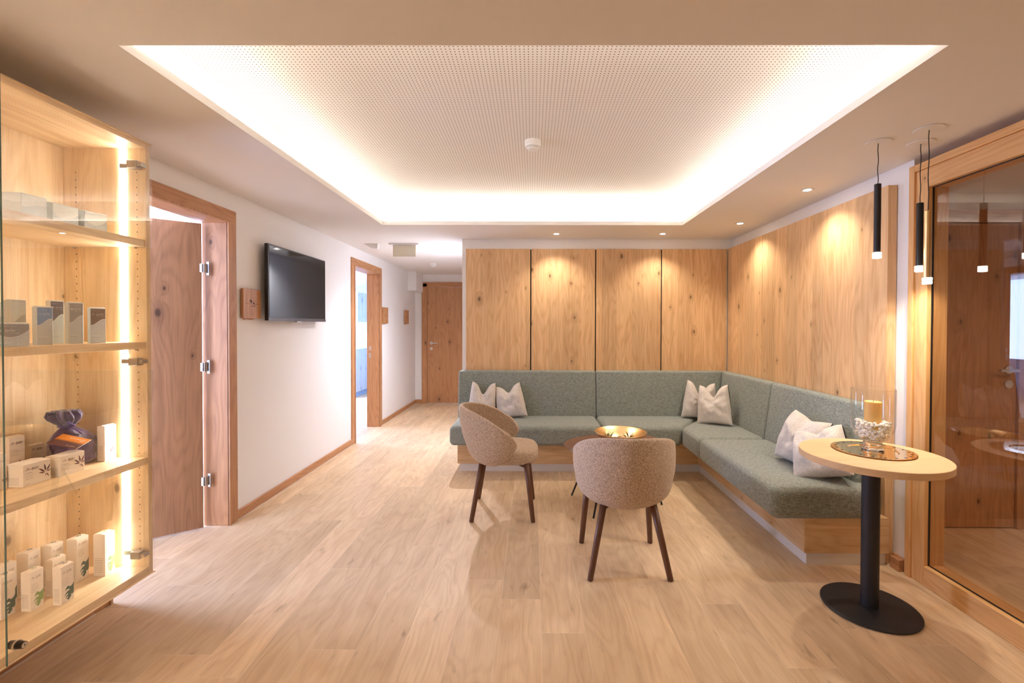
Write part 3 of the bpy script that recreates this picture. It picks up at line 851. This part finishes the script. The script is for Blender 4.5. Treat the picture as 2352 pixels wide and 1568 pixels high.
pendant(1.689, 2.244, 2.041, 1.707, M['black'], 'slim black pendant lamp, leftmost and hanging apart from the other two')
pendant(1.901, 2.249, 1.950, 1.642, M['black'], 'slim black pendant lamp beside the gold one, close to the glass partition')
pendant(1.805, 2.092, 1.872, 1.567, M['goldb'], 'slim gold pendant lamp, the lowest of the three')

def smoke(x, y, z, r, label):
    t = thing('smoke_detector', label, 'smoke detector', (x, y, z))
    bm = bmesh.new(); lathe(bm, [(0, 0), (r, 0), (r, -0.026), (r*0.93, -0.036), (r*0.72, -0.038), (r*0.70, -0.041)], 40); obj('housing', bm, M['white'], t, smooth=False)
    bm = bmesh.new(); lathe(bm, [(r*0.60, -0.036), (r*0.60, -0.044)], 40)
    obj('vent_ring', bm, M['dark'], t)
    bm = bmesh.new(); lathe(bm, [(r*0.70, -0.043), (r*0.66, -0.050), (r*0.45, -0.054), (0, -0.054)], 40); obj('sensor_cap', bm, M['white'], t)
    bm = bmesh.new(); lathe(bm, [(0, -0.045), (r*0.66, -0.045), (r*0.66, -0.047), (0, -0.047)], 40); obj('sensor_plate', bm, M['white'], t)
smoke(0.0, 2.82, HU, 0.050, 'white round smoke detector in the middle of the perforated ceiling')
smoke(-1.42, 6.50, HC, 0.048, 'small white smoke detector on the corridor ceiling')

es = thing('exit_sign', 'blank back side of a white hanging sign on the corridor ceiling', 'sign', (-1.40, 4.98, HC))
obj('mounting_rail', newbox(-0.165, 0.16, -0.035, 0.035, -0.016, 0, 0.003), M['white'], es)
obj('sign_plate', newbox(-0.125, 0.125, -0.010, 0.010, -0.142, -0.018, 0.002), plain('ivory_plate', (0.72, 0.66, 0.52), 0.5), es)
br = thing('angled_box', 'small white angled box hanging on the corridor ceiling left of the hanging sign', 'ceiling box', (-1.75, 5.0, HC))
bm = bmesh.new(); prism(bm, [(-0.10, 0), (0.06, 0), (0.055, -0.055), (0.0, -0.055)], 'y', -0.03, 0.03); obj('box_body', bm, M['white'], br)  # plain angled block fixed under the corridor ceiling

# ------------------------------------------------------------------ television and room signs
tv = thing('television', 'black flat television mounted on the left wall', 'television', (XL, 3.86, 1.67))
obj('housing', newbox(0.045, 0.073, -0.470, 0.470, -0.288, 0.290, 0.004), M['blackm'], tv)
obj('rear_bulge', newbox(0.02, 0.046, -0.36, 0.36, -0.24, 0.20, 0.01), M['blackm'], tv)
obj('wall_mount', newbox(0.0, 0.021, -0.18, 0.18, -0.12, 0.12), M['black'], tv)
obj('screen', newbox(0.0725, 0.0745, -0.456, 0.456, -0.262, 0.278), M['screen'], tv)
bm = newbox(0.071, 0.0755, -0.470, 0.470, -0.288, -0.266, 0.001); obj('lower_bezel', bm, plain('grey_bezel', (0.10, 0.09, 0.10), 0.25), tv)
bm = newbox(0.05, 0.07, -0.045, 0.045, -0.298, -0.287, 0.003); obj('sensor_bar', bm, M['steel'], tv)

ink = plain('burnt_ink', srgb(84, 56, 42), 0.7)
def room_sign(y0, y1, z0, z1, label, logo=1):
    c = (y0+y1)/2; w = y1-y0; h = z1-z0; zc = (z0+z1)/2
    t = thing('room_sign', label, 'sign', (XL, c, zc), 0, 'oak room signs beside the doors')
    bm = newbox(0.008, 0.028, -w/2, w/2, -h/2, h/2, 0.001, 1)
    X = 0.0284
    s = w/0.2
    def P(a, b): return (X, a*s, b*s)
    def ell(cy, cz, ry, rz, rot, mi=1, n=20):
        add_poly(bm, [P(cy+ry*math.cos(q)*math.cos(rot)-rz*math.sin(q)*math.sin(rot), cz+ry*math.cos(q)*math.sin(rot)+rz*math.sin(q)*math.cos(rot)) for q in [2*PI*i/n for i in range(n)]], mi)
    add_poly(bm, [P(-0.075, -0.001), P(0.08, -0.001), P(0.08, 0.001), P(-0.075, 0.001)], 1)
    if logo:
        ell(-0.017, 0.018, 0.014, 0.010, -0.5); ell(0.016, 0.004, 0.013, 0.006, -0.6)
        def arc(pts):
            for (a, b), (c_, d) in zip(pts[:-1], pts[1:]):
                v = Vector((c_-a, d-b)).normalized()*0.0007; nx, nz = -v.y, v.x
                add_poly(bm, [P(a+nx, b+nz), P(c_+nx, d+nz), P(c_-nx, d-nz), P(a-nx, b-nz)], 1)
        arc([(0.004, 0.014), (0.005, 0.040), (-0.004, 0.045), (-0.014, 0.042), (-0.020, 0.030)])
        arc([(0.004, 0.012), (0.028, 0.028), (0.036, 0.022), (0.040, 0.005)])
        put_text(bm, 'nahanti', P(-0.020, -0.020), (0, 1, 0), (0, 0, 1), 0.055*s, 1, bold=0.01)
    else:
        ell(0.0, 0.012, 0.008, 0.005, 0.4)
        put_text(bm, 'nahanti', P(-0.022, -0.018), (0, 1, 0), (0, 0, 1), 0.05*s, 1)
    obj('sign_board', bm, [M['frame_z'], ink], t)
    obj('mount', newbox(0, 0.0085, -w*0.3, w*0.2, -h/2-0.008*s, h/2-0.02, 0.001), M['frame_z'], t)
room_sign(3.17, 3.375, 1.395, 1.605, 'oak room sign with a leaf logo between the first door and the television')
room_sign(6.13+0.03, 6.13+0.23, 1.38, 1.60, 'small oak room sign on the wall just past the second doorway', 0)
room_sign(7.22, 7.42, 1.38, 1.60, 'small oak room sign at the far end of the corridor wall', 0)

# ------------------------------------------------------------------ furniture glimpsed in the far treatment room
def cabinet(label, x0, x1, y0, y1, z0, z1, group, top=True, doors=2, face='x', kick=True):
    t = thing('treatment_cabinet', label, 'cabinet', (x0, y0, 0), 0, group)
    obj('carcass', newbox(0, x1-x0-0.02, 0, y1-y0, z0+(0.1 if kick else 0), z1), M['palewood'], t)
    n = doors; wd = (y1-y0)/n
    for k in range(n):
        obj('door', newbox(x1-x0-0.019, x1-x0, k*wd+0.003, (k+1)*wd-0.003, z0+(0.105 if kick else 0.003), z1-0.003, 0.002), M['palewood'], t)
    if kick: obj('kickboard', newbox(0.0, x1-x0-0.06, 0.02, y1-y0-0.02, z0, z0+0.1), plain('grey_kickboard', (0.35, 0.42, 0.52), 0.5), t)
    if top: obj('worktop', newbox(-0.0, x1-x0+0.01, -0.01, y1-y0+0.01, z1+0.001, z1+0.028, 0.003), M['counter'], t)
cabinet('pale knotty base cabinet with white worktop seen through the second doorway', -3.9, -3.29, 8.45, 10.18, 0, 0.90, None)
cabinet('pale wall cabinet hanging above the base cabinet, seen through the second doorway', -3.75, -3.42, 8.9, 10.18, 1.43, 2.02, None, top=False, kick=False)
for k, (x, y, lb) in enumerate(((-3.62, 8.62, 'brown pump bottle on the far room worktop, nearest of three'), (-3.62, 8.80, 'brown pump bottle on the far room worktop, middle of three'), (-3.62, 8.98, 'brown pump bottle on the far room worktop, furthest of three'))):
    t = thing('pump_bottle', lb, 'bottle', (x, y, 0.928), 0, 'pump bottles in the far room')
    bm = bmesh.new(); lathe(bm, [(0, 0), (0.03, 0), (0.032, 0.003), (0.032, 0.09), (0.012, 0.11), (0, 0.11)], 20); obj('bottle_body', bm, plain('brown_bottle', srgb(90, 58, 40), 0.3), t, smooth=True)
    bm = bmesh.new(); tube(bm, [(0, 0, 0.10), (0, 0, 0.145)], 0.005, 8); tube(bm, [(-0.005, 0, 0.145), (0.035, 0, 0.142)], 0.005, 8); obj('pump', bm, M['blackm'], t)

# ------------------------------------------------------------------ display cabinet on the left wall
CXB, CXF = -2.043, -1.672
CY_A, CY_B = 0.86, 1.988
CZ0, CZ1 = 0.258, 2.128
dc = thing('display_cabinet', 'wall-hung oak display cabinet with glass doors and lit shelves on the left', 'display cabinet', (CXB, CY_B, CZ0))
ox, oy, oz = CXB, CY_B, CZ0
def cb(name, x0, x1, y0, y1, z0, z1, m, bev=0.001, par=None):
    return obj(name, newbox(x0-ox, x1-ox, y0-oy, y1-oy, z0-oz, z1-oz, bev, 1), m, par or dc)
side = cb('side_panel', CXB, CXF, CY_B-0.020, CY_B, CZ0+0.0005, CZ1-0.0005, M['cab'])
cb('side_panel', CXB, CXF, CY_A, CY_A+0.020, CZ0+0.0005, CZ1-0.0005, M['cab'])
cb('top_board', CXB, CXF, CY_A+0.0205, CY_B-0.0205, CZ1-0.022, CZ1, M['cab_y'])
cb('bottom_board', CXB, CXF, CY_A+0.0205, CY_B-0.0205, CZ0, 0.290, M['cab_y'])
cb('back_board', CXB, CXB+0.014, CY_A+0.0205, CY_B-0.0205, 0.2905, CZ1-0.0225, M['cab'])
for zt in (1.711, 1.271, 0.769):
    cb('shelf', CXB+0.0145, -1.677, CY_A+0.0215, CY_B-0.0215, zt-0.030, zt, M['cab_y'])
# shelf-pin holes drilled in the side panel, and steel pins under each shelf
bm = bmesh.new()
def hole(bm, x, z):
    y = CY_B-0.0202
    add_poly(bm, [(x-ox+0.0026*math.cos(q), y-oy, z-oz+0.0026*math.sin(q)) for q in [2*PI*i/10 for i in range(10)]])
for x in (-1.976, -1.711):
    z = 0.37
    while z < 2.02:
        if not any(zt-0.035 < z < zt+0.005 for zt in (1.711, 1.271, 0.769)): hole(bm, x, z)
        z += 0.032
ob = obj('pin_holes', bm, M['dark'], side); ob['kind'] = 'stuff'
for zt in (1.711, 1.271, 0.769):
    for x in (-1.98, -1.716):
        bm = tube(bmesh.new(), [(x-ox, CY_B-0.02-oy, zt-0.034-oz), (x-ox, CY_B-0.032-oy, zt-0.034-oz)], 0.0035, 10)
        obj('shelf_pin', bm, M['steel'], dc)
for yy in (CY_B-0.0245, CY_A+0.0205):
    ls = cb('light_strip', -1.784, -1.758, yy, yy+0.004, 0.2905, CZ1-0.0225, M['led'])
for k, z in enumerate((2.027, 1.187, 0.355)):
    bm = bmesh.new()
    box(bm, -1.775-ox, -1.715-ox, CY_B-0.034-oy, CY_B-0.0205-oy, z-0.010-oz, z+0.010-oz, 0.002, 1)
    box(bm, -1.722-ox, -1.680-ox, CY_B-0.060-oy, CY_B-0.030-oy, z-0.016-oz, z+0.016-oz, 0.002, 1)
    box(bm, -1.690-ox, -1.6635-ox, CY_B-0.055-oy, CY_B-0.026-oy, z-0.008-oz, z+0.008-oz)
    obj('hinge', bm, M['nickel'], dc)
dr = obj('glass_door', newbox(-1.662-ox, -1.6616-ox, 1.420-oy, CY_B-0.001-oy, CZ0+0.004-oz, CZ1-0.004-oz), M['glass'], dc)
bm = bmesh.new()
box(bm, -1.663-ox, -1.6575-ox, 1.4185-oy, 1.4198-oy, CZ0+0.004-oz, CZ1-0.004-oz)
obj('glass_edge', bm, M['glassedge'], dr)
dr2 = obj('glass_door', newbox(-1.662-ox, -1.6616-ox, CY_A-oy, 1.414-oy, CZ0+0.004-oz, CZ1-0.004-oz), M['glass'], dc)
cb('door_strip', CXF+0.001, -1.660, CY_A, CY_B, CZ1-0.0038, CZ1-0.0005, M['cab_y'])
cb('door_strip', CXF+0.001, -1.660, CY_A, CY_B, CZ0+0.0002, CZ0+0.0038, M['cab_y'])
bm = bmesh.new()
LX, LY, LZ = -1.6610-ox, 1.447-oy, 0.312-oz
tube(bm, [(LX-0.020, LY, LZ), (LX, LY, LZ)], 0.0125, 24, 0)
tube(bm, [(LX, LY, LZ), (LX+0.003, LY, LZ)], 0.0150, 24, 1); tube(bm, [(LX+0.004, LY, LZ), (LX+0.006, LY, LZ)], 0.0150, 24, 1)
tube(bm, [(LX+0.002, LY, LZ), (LX+0.026, LY, LZ)], [0.0125, 0.0105], 24, 0)
tube(bm, [(LX+0.0255, LY, LZ), (LX+0.0268, LY, LZ)], 0.0092, 24, 1)
box(bm, LX+0.0262, LX+0.0271, LY-0.0012, LY+0.0012, LZ-0.004, LZ+0.004, mi=0)
obj('lock', bm, [M['blackm'], M['steel']], dr)

# ------------------------------------------------------------------ cosmetics on the shelves
card = plain('cream_carton', srgb(240, 230, 214), 0.55)
cards = plain('silver_carton', srgb(198, 208, 208), 0.35, 0.2)
printg = plain('plum_ink', srgb(96, 52, 60), 0.6)
grey_ink = plain('grey_ink', srgb(150, 140, 124), 0.6)
leaf_ink = plain('leaf_green_ink', srgb(58, 92, 74), 0.6); leaf_ink2 = plain('light_leaf_ink', srgb(128, 160, 84), 0.6)
white_ink = plain('white_ink', srgb(246, 244, 238), 0.5)
top_cols = {'blue': plain('blue_band', srgb(112, 152, 194), 0.4, 0.2), 'slate': plain('slate_band', srgb(98, 100, 112), 0.4, 0.2), 'brown': plain('brown_band', srgb(112, 98, 90), 0.4, 0.2),
            'pale': plain('pale_band', srgb(228, 234, 228), 0.35, 0.2), 'grey': plain('grey_band', srgb(150, 154, 154), 0.35, 0.2)}  # pale band whitened, door-glass reflection put into its colour

def carton(label, N, phi, d, w, h, style, group, band='slate'):
    """N: lower corner between the printed front and the near side; front runs along +y', side along -x'"""
    t = Vector(N); ph = R(phi)
    o_mats = [card if style in ('bamboo', 'monstera', 'monstera_light') else cards, printg, grey_ink, leaf_ink2 if style == 'monstera_light' else leaf_ink, white_ink, top_cols[band]]
    bm = newbox(-d, 0, 0, w, 0, h, 0.0006, 1)
    # slightly domed lid fold and tuck line
    X = 0.0004; ux, uz = (0, 1, 0), (0, 0, 1)
    def P(y, z, x=X): return (x, y, z)
    def rect(y0, y1, z0, z1, mi): add_poly(bm, [P(y0, z0), P(y1, z0), P(y1, z1), P(y0, z1)], mi)
    lid = []
    prism(bm, [(-d*0.98, h), (-d*0.5, h+0.0035), (-0.0005, h)], 'y', 0.0005, w-0.0005)
    if style in ('bamboo', 'monstera', 'monstera_light'):
        put_text(bm, 'Dr. Spiller', P(w*0.08, h-0.028 if h > 0.1 else h-0.022), ux, uz, w*(0.78 if w < 0.08 else 0.50), 2 if style != 'bamboo' else 1, shear=0.5, ysc=1.5 if w < .08 else 1.2)
        names = ['CALMING'] if style == 'bamboo' else ['MORINGA']
        zz = h-0.050 if h > 0.1 else h-0.034
        put_text(bm, names[0], P(w*0.08, zz), ux, uz, w*0.42 if w < .08 else w*0.26, 2)
        lines = ['REGENERATING', 'BODY CREAM', 'CREME CORPS'] if style == 'bamboo' else ['REGENERATING', 'FACE CREAM', 'CREME VISAGE', '24H CARE']
        for k, ln in enumerate(lines):
            put_text(bm, ln, P(w*0.08, zz-0.008-0.0062*k), ux, uz, w*(0.55 if w < .08 else 0.3)*(len(ln)/12), 2)
        put_text(bm, '50 ml', P(w*0.08, 0.006), ux, uz, w*0.22 if w < .08 else w*.14, 2)
        # small print block on the near side
        for k in range(9):
            zq = h*0.42-k*h*0.04
            add_poly(bm, [(-d*0.88, -0.0004, zq), (-d*0.2, -0.0004, zq), (-d*0.2, -0.0004, zq+h*0.008), (-d*0.88, -0.0004, zq+h*0.008)], 2)
        if style == 'bamboo':
            cy, cz = (w*0.74, h*0.22); s = min(w, 0.055)*0.55
            if w > 0.08: cy, cz, s = w*0.82, h*0.40, 0.034
            for ang, ln in ((100, 1.0), (62, .95), (140, .95), (168, .75), (25, .6), (-60, .6), (-100, .4)):
                a = R(ang); c_, s_ = math.cos(a), math.sin(a); L_ = s*ln
                pts = [(0.12, 0.0), (0.45, 0.10), (0.75, 0.07), (1.0, 0.0), (0.75, -0.07), (0.45, -0.10)]
                q = [(cy+L_*(a1*c_-b1*s_), cz+L_*(a1*s_+b1*c_)) for a1, b1 in pts]
                if max(v[0] for v in q) < w-0.0005 and min(v[1] for v in q) > 0.001: add_poly(bm, [P(*v) for v in q], 1)
                else:
                    q = [(min(v[0], w-0.0008), max(v[1], 0.001)) for v in q]
                    add_poly(bm, [P(*v) for v in q], 1)
        else:
            # monstera leaf: lobed outline with slits and one hole, running off the right edge
            s = h*0.42; y0 = w*0.22; z0 = h*0.05
            outline = [(1, 1), (.86, .86), (.62, .80), (.40, .92), (.22, .84), (.10, .66), (.34, .72), (.56, .66), (.52, .60), (.30, .58), (.10, .46), (.02, .32), (.22, .44), (.44, .42), (.20, .30), (.14, .20), (.44, 0), (.72, .16), (.70, .30), (.86, .26), (1, .34)]
            k_ = (w*0.78-0.0008)
            f = [P(y0+a_*k_, z0+b_*s) for a_, b_ in outline]
            add_poly(bm, f, 3)
            add_poly(bm, [P(y0+(.30+.09*math.cos(q))*k_, z0+(.20+.05*math.sin(q)+.04*math.cos(q))*s, X+0.0002) for q in [2*PI*i/12 for i in range(12)]], 0)
            # leaf mark on lid
            for k in range(5):
                a = R(72*k+10)
                add_poly(bm, [(-d*.5+0.009*math.cos(a+.3), w*.6+0.009*math.sin(a+.3), h+0.0042), (-d*.5, w*.6, h+0.0042), (-d*.5+0.009*math.cos(a-.3), w*.6+0.009*math.sin(a-.3), h+0.0042)], 3)
    else:
        # silver carton: coloured upper band with a wave, script logo in white
        wide = w > h
        zb = h*0.60 if not wide else h*0.45
        n = 14
        low = []
        for i in range(n+1):
            q = i/n
            zz = zb + (h*0.09*(-math.cos(q*PI*1.1)) if not wide else h*0.16*((2*q-0.9)**2*1.6-0.3))
            low.append((0.0015+(w-0.003)*q, zz))
        for (a_, b_), (c_, e_) in zip(low[:-1], low[1:]):
            add_poly(bm, [P(a_, b_), P(c_, e_), P(c_, h-0.003), P(a_, h-0.003)], 5)
            add_poly(bm, [P(a_, b_-0.0012), P(c_, e_-0.0012), P(c_, e_), P(a_, b_)], 4)
        put_text(bm, 'ALPENRAUSCH', P(w*0.07, h-0.012), ux, uz, w*0.55, 4)
        put_text(bm, 'Dr. Spiller', P(w*0.07, h-0.028), ux, uz, w*(0.80 if not wide else 0.55), 4, shear=0.5, bold=0.012, ysc=1.2 if not wide else 1.3)
        put_text(bm, 'BIOCOSMETICS', P(w*0.42, h-0.034), ux, uz, w*(0.50 if not wide else .3), 4)
        put_text(bm, 'Reinigungsschaum', P(w*0.08, h*0.20 if not wide else h*.14), ux, uz, w*0.6 if not wide else w*.4, 4)
        put_text(bm, 'Cleansing Foam', P(w*0.08, h*0.16 if not wide else h*.07), ux, uz, w*0.5 if not wide else w*.32, 2)
        add_poly(bm, [P(w*0.5, h*0.05), P(w*0.85, h*0.12), P(w*0.85, h*0.126), P(w*0.52, h*0.055)], 4)
        for k in range(3):
            add_poly(bm, [P(w*(.80+.03*k), zb-h*0.06), P(w*(.83+.03*k), zb-h*0.06), P(w*(.815+.03*k), zb-h*0.035)], 4)
    o = obj('carton', bm, o_mats)
    o.location = t; o.rotation_euler = (0, 0, -ph)
    return tag(o, label, 'box', group)

g1_ = 'green leaf cartons on the bottom shelf'
zs = 0.2905
carton('tall white carton closest to the light strip on the bottom shelf, its front washed out', (-1.789, 1.887, zs), 0, 0.049, 0.045, 0.175, 'monstera_light', g1_)
carton('tall white leaf carton second from the light strip on the bottom shelf', (-1.860, 1.841, zs), 0, 0.044, 0.049, 0.175, 'monstera', g1_)
carton('tall white leaf carton in the bottom shelf rear row, second from the left', (-1.905, 1.785, zs), 0, 0.044, 0.046, 0.175, 'monstera', g1_)
carton('tall white leaf carton in the bottom shelf rear row, farthest left', (-1.933, 1.727, zs), 0, 0.046, 0.043, 0.175, 'monstera', g1_)
carton('short white carton half hidden behind the frontmost leaf carton on the bottom shelf', (-1.854, 1.741, zs), 0, 0.028, 0.050, 0.141, 'monstera', g1_)
carton('short white carton with dark green leaf, front row of the bottom shelf on the right', (-1.764, 1.686, zs), 0, 0.032, 0.047, 0.143, 'monstera', g1_)
carton('short white carton with light green leaf, front row of the bottom shelf', (-1.839, 1.649, zs), 0, 0.036, 0.045, 0.143, 'monstera_light', g1_)
carton('white dark-leaf carton by the left picture edge, rear of two on the bottom shelf', (-1.935, 1.645, zs), 0, 0.042, 0.045, 0.168, 'monstera', g1_)
carton('white dark-leaf carton cut by the left picture edge, front of two on the bottom shelf', (-1.890, 1.600, zs), 0, 0.034, 0.045, 0.150, 'monstera', g1_)
g2_ = 'bamboo leaf cartons on the lower shelf'
zs = 0.7695
carton('upright cream bamboo carton standing alone beside the light strip', (-1.799, 1.902, zs), 0, 0.032, 0.053, 0.147, 'bamboo', g2_)
carton('wide low cream bamboo carton right in front of the purple bag', (-1.778, 1.703, zs), 0, 0.060, 0.091, 0.076, 'bamboo', g2_)
carton('wide cream bamboo carton, left one of the two low cartons at the shelf front', (-1.794, 1.590, zs), 0, 0.072, 0.092, 0.077, 'bamboo', g2_)
carton('tall cream bamboo carton at the left behind the low cartons', (-1.955, 1.688, zs), 0, 0.045, 0.052, 0.150, 'bamboo', g2_)
carton('medium cream carton between the tall bamboo carton and the purple bag', (-1.972, 1.775, zs), 0, 0.030, 0.050, 0.098, 'bamboo', g2_)
carton('cream bamboo carton cut by the left picture edge on the lower shelf', (-1.845, 1.560, zs), 0, 0.05, 0.025, 0.125, 'bamboo', g2_)
g3_ = 'silver cartons on the middle shelf'
zs = 1.2715
carton('silver carton with sky blue band, in front on the middle shelf', (-1.760, 1.609, zs), 20, 0.030, 0.043, 0.136, 'silver', g3_, 'blue')
carton('tall silver carton with dark slate band, half behind the blue-banded one', (-1.860, 1.749, zs), 20, 0.032, 0.040, 0.165, 'silver', g3_, 'slate')
carton('silver carton with blue-grey band, second from the light strip on the middle shelf', (-1.780, 1.742, zs), 20, 0.031, 0.043, 0.158, 'silver', g3_, 'grey')
carton('silver carton with brown band, closest to the light strip on the middle shelf', (-1.740, 1.784, zs), 20, 0.018, 0.050, 0.139, 'silver', g3_, 'brown')
carton('pale silver carton standing behind the wide low one on the middle shelf', (-1.860, 1.618, zs), 20, 0.052, 0.038, 0.160, 'silver', g3_, 'pale')
carton('wide low silver carton at the front left of the middle shelf', (-1.722, 1.447, zs), 20, 0.041, 0.084, 0.076, 'silver', g3_, 'grey')
carton('pale silver carton cut by the left picture edge on the middle shelf', (-1.815, 1.513, zs), 20, 0.030, 0.036, 0.146, 'silver', g3_, 'pale')
g4_ = 'silver jar cartons on the top shelf'
zs = 1.7115
carton('square silver carton on the top shelf, largest and furthest left', (-1.780, 1.581, zs), 4, 0.110, 0.080, 0.092, 'silver', g4_, 'pale')
carton('square silver carton on the top shelf, middle of three', (-1.780, 1.686, zs), 4, 0.050, 0.090, 0.086, 'silver', g4_, 'pale')
carton('square silver carton on the top shelf, closest to the light strip', (-1.760, 1.786, zs), 4, 0.050, 0.088, 0.082, 'silver', g4_, 'pale')

# purple gift bag with booklet tag
gb_mat = G('purple_satin'); c = gb_mat.coords()
gb_mat.set(Base_Color=gb_mat.mix(gb_mat.smooth(gb_mat.noise(gb_mat.vec(c[0], c[1], c[2]), 30.0, 3.0), .35, .7), srgb(46, 22, 66), srgb(88, 56, 112)), Roughness=0.35, Sheen_Weight=0.6)
gb_mat.bump(gb_mat.noise(gb_mat.vec(c[0], c[1], c[2]), 45.0, 2.0), 0.5, 0.01)
gb = thing('gift_bag', 'purple satin gift bag tied at the neck on the lower shelf', 'gift bag', (-1.90, 1.880, 0.7695), 0)
def sack(prof, seg, amp, freq, seed, ex=1.0, ey=1.0, axis_shift=None):
    bm = bmesh.new(); rings = []
    for k, (r, z) in enumerate(prof):
        ring = []
        for i in range(seg):
            a = 2*PI*i/seg
            rr = r*(1+amp*math.sin(freq*a+seed+z*20)*(1 if 0 < k < len(prof)-1 or True else 0)+amp*.6*noise.noise(Vector((math.cos(a)*2, math.sin(a)*2, z*18+seed))))
            dx, dy = axis_shift(z) if axis_shift else (0, 0)
            ring.append(bm.verts.new((rr*math.cos(a)*ex+dx, rr*math.sin(a)*ey+dy, z)))
        rings.append(ring)
    for a, b in zip(rings[:-1], rings[1:]):
        for i in range(seg): bm.faces.new((a[i], a[(i+1) % seg], b[(i+1) % seg], b[i]))
    bm.faces.new(rings[0][::-1]); bm.faces.new(rings[-1])
    return bm
sh = lambda z: (-0.0, -0.30*max(0, z-0.04)**1.0*0.9)
obj('bag_body', sack([(0.055, 0.002), (0.080, 0.02), (0.086, 0.06), (0.078, 0.10), (0.052, 0.135), (0.026, 0.155), (0.020, 0.163)], 48, 0.07, 5, 1.0, 0.85, 1.0, sh), gb_mat.m, gb, smooth=True)
obj('ruffle', sack([(0.019, 0.163), (0.030, 0.174), (0.044, 0.190), (0.050, 0.206), (0.042, 0.226), (0.016, 0.205)], 72, 0.20, 9, 0.3, 0.95, 1.0, sh), gb_mat.m, gb, smooth=True)
bm = bmesh.new()
tube(bm, [(0.024*math.cos(a), -0.036+0.024*math.sin(a), 0.163) for a in [2*PI*i/20 for i in range(21)]], 0.004, 8, cap=False)
tube(bm, [(0.02, -0.05, 0.165), (0.045, -0.075, 0.185), (0.055, -0.06, 0.170), (0.03, -0.045, 0.163)], 0.0035, 6)
tube(bm, [(0.02, -0.05, 0.163), (0.05, -0.045, 0.150), (0.055, -0.03, 0.130)], 0.0035, 6)
obj('ribbon', bm, plain('violet_ribbon', srgb(96, 66, 140), 0.3), gb, smooth=True)
tgm = G('sunset_print'); c = tgm.coords()
nz = tgm.noise(tgm.vec(tgm.math('MULTIPLY', c[0], 14.0), tgm.math('MULTIPLY', c[1], 60.0), 0.0), 1.0, 3.0)
band = tgm.smooth(c[1], 0.0, 0.07)
tgm.set(Base_Color=tgm.mix(tgm.smooth(tgm.math('ADD', band, tgm.math('MULTIPLY', nz, 0.35)), 0.55, 0.95), srgb(96, 56, 52), srgb(226, 138, 40)), Roughness=0.35)
bm = newbox(0, 0.098, 0, 0.080, -0.003, 0, 0.0005, 1)
put_text(bm, 'Body Favourites', (0.036, 0.060, 0.0004), (1, 0, 0), (0, 1, 0), 0.056, 1, shear=0.3, bold=0.01)
put_text(bm, 'Fest', (0.074, 0.050, 0.0004), (1, 0, 0), (0, 1, 0), 0.016, 1, shear=0.3, bold=0.01)
put_text(bm, 'Dr. Spiller', (0.056, 0.008, 0.0004), (1, 0, 0), (0, 1, 0), 0.032, 1, shear=0.5)
tg = obj('booklet_tag', bm, [tgm.m, white_ink], gb)
BLc, BRc, TLc = Vector((-1.894, 1.755, 0.885)), Vector((-1.818, 1.775, 0.860)), Vector((-1.956, 1.865, 0.925))
e1 = (BRc-BLc).normalized(); e3 = e1.cross(TLc-BLc).normalized(); e2 = e3.cross(e1)
mt = Matrix((e1, e2, e3)).transposed().to_4x4(); mt.translation = BLc - gb.location + Vector((0.030, -0.022, 0.006))
tg.matrix_local = mt

# unseen fill lamp added to brighten the side room
spot('side_room_fill', (3.0, 1.4, HC-0.03), 20.0, (1, 0.72, 0.5), 150, 0.8, 0.1)
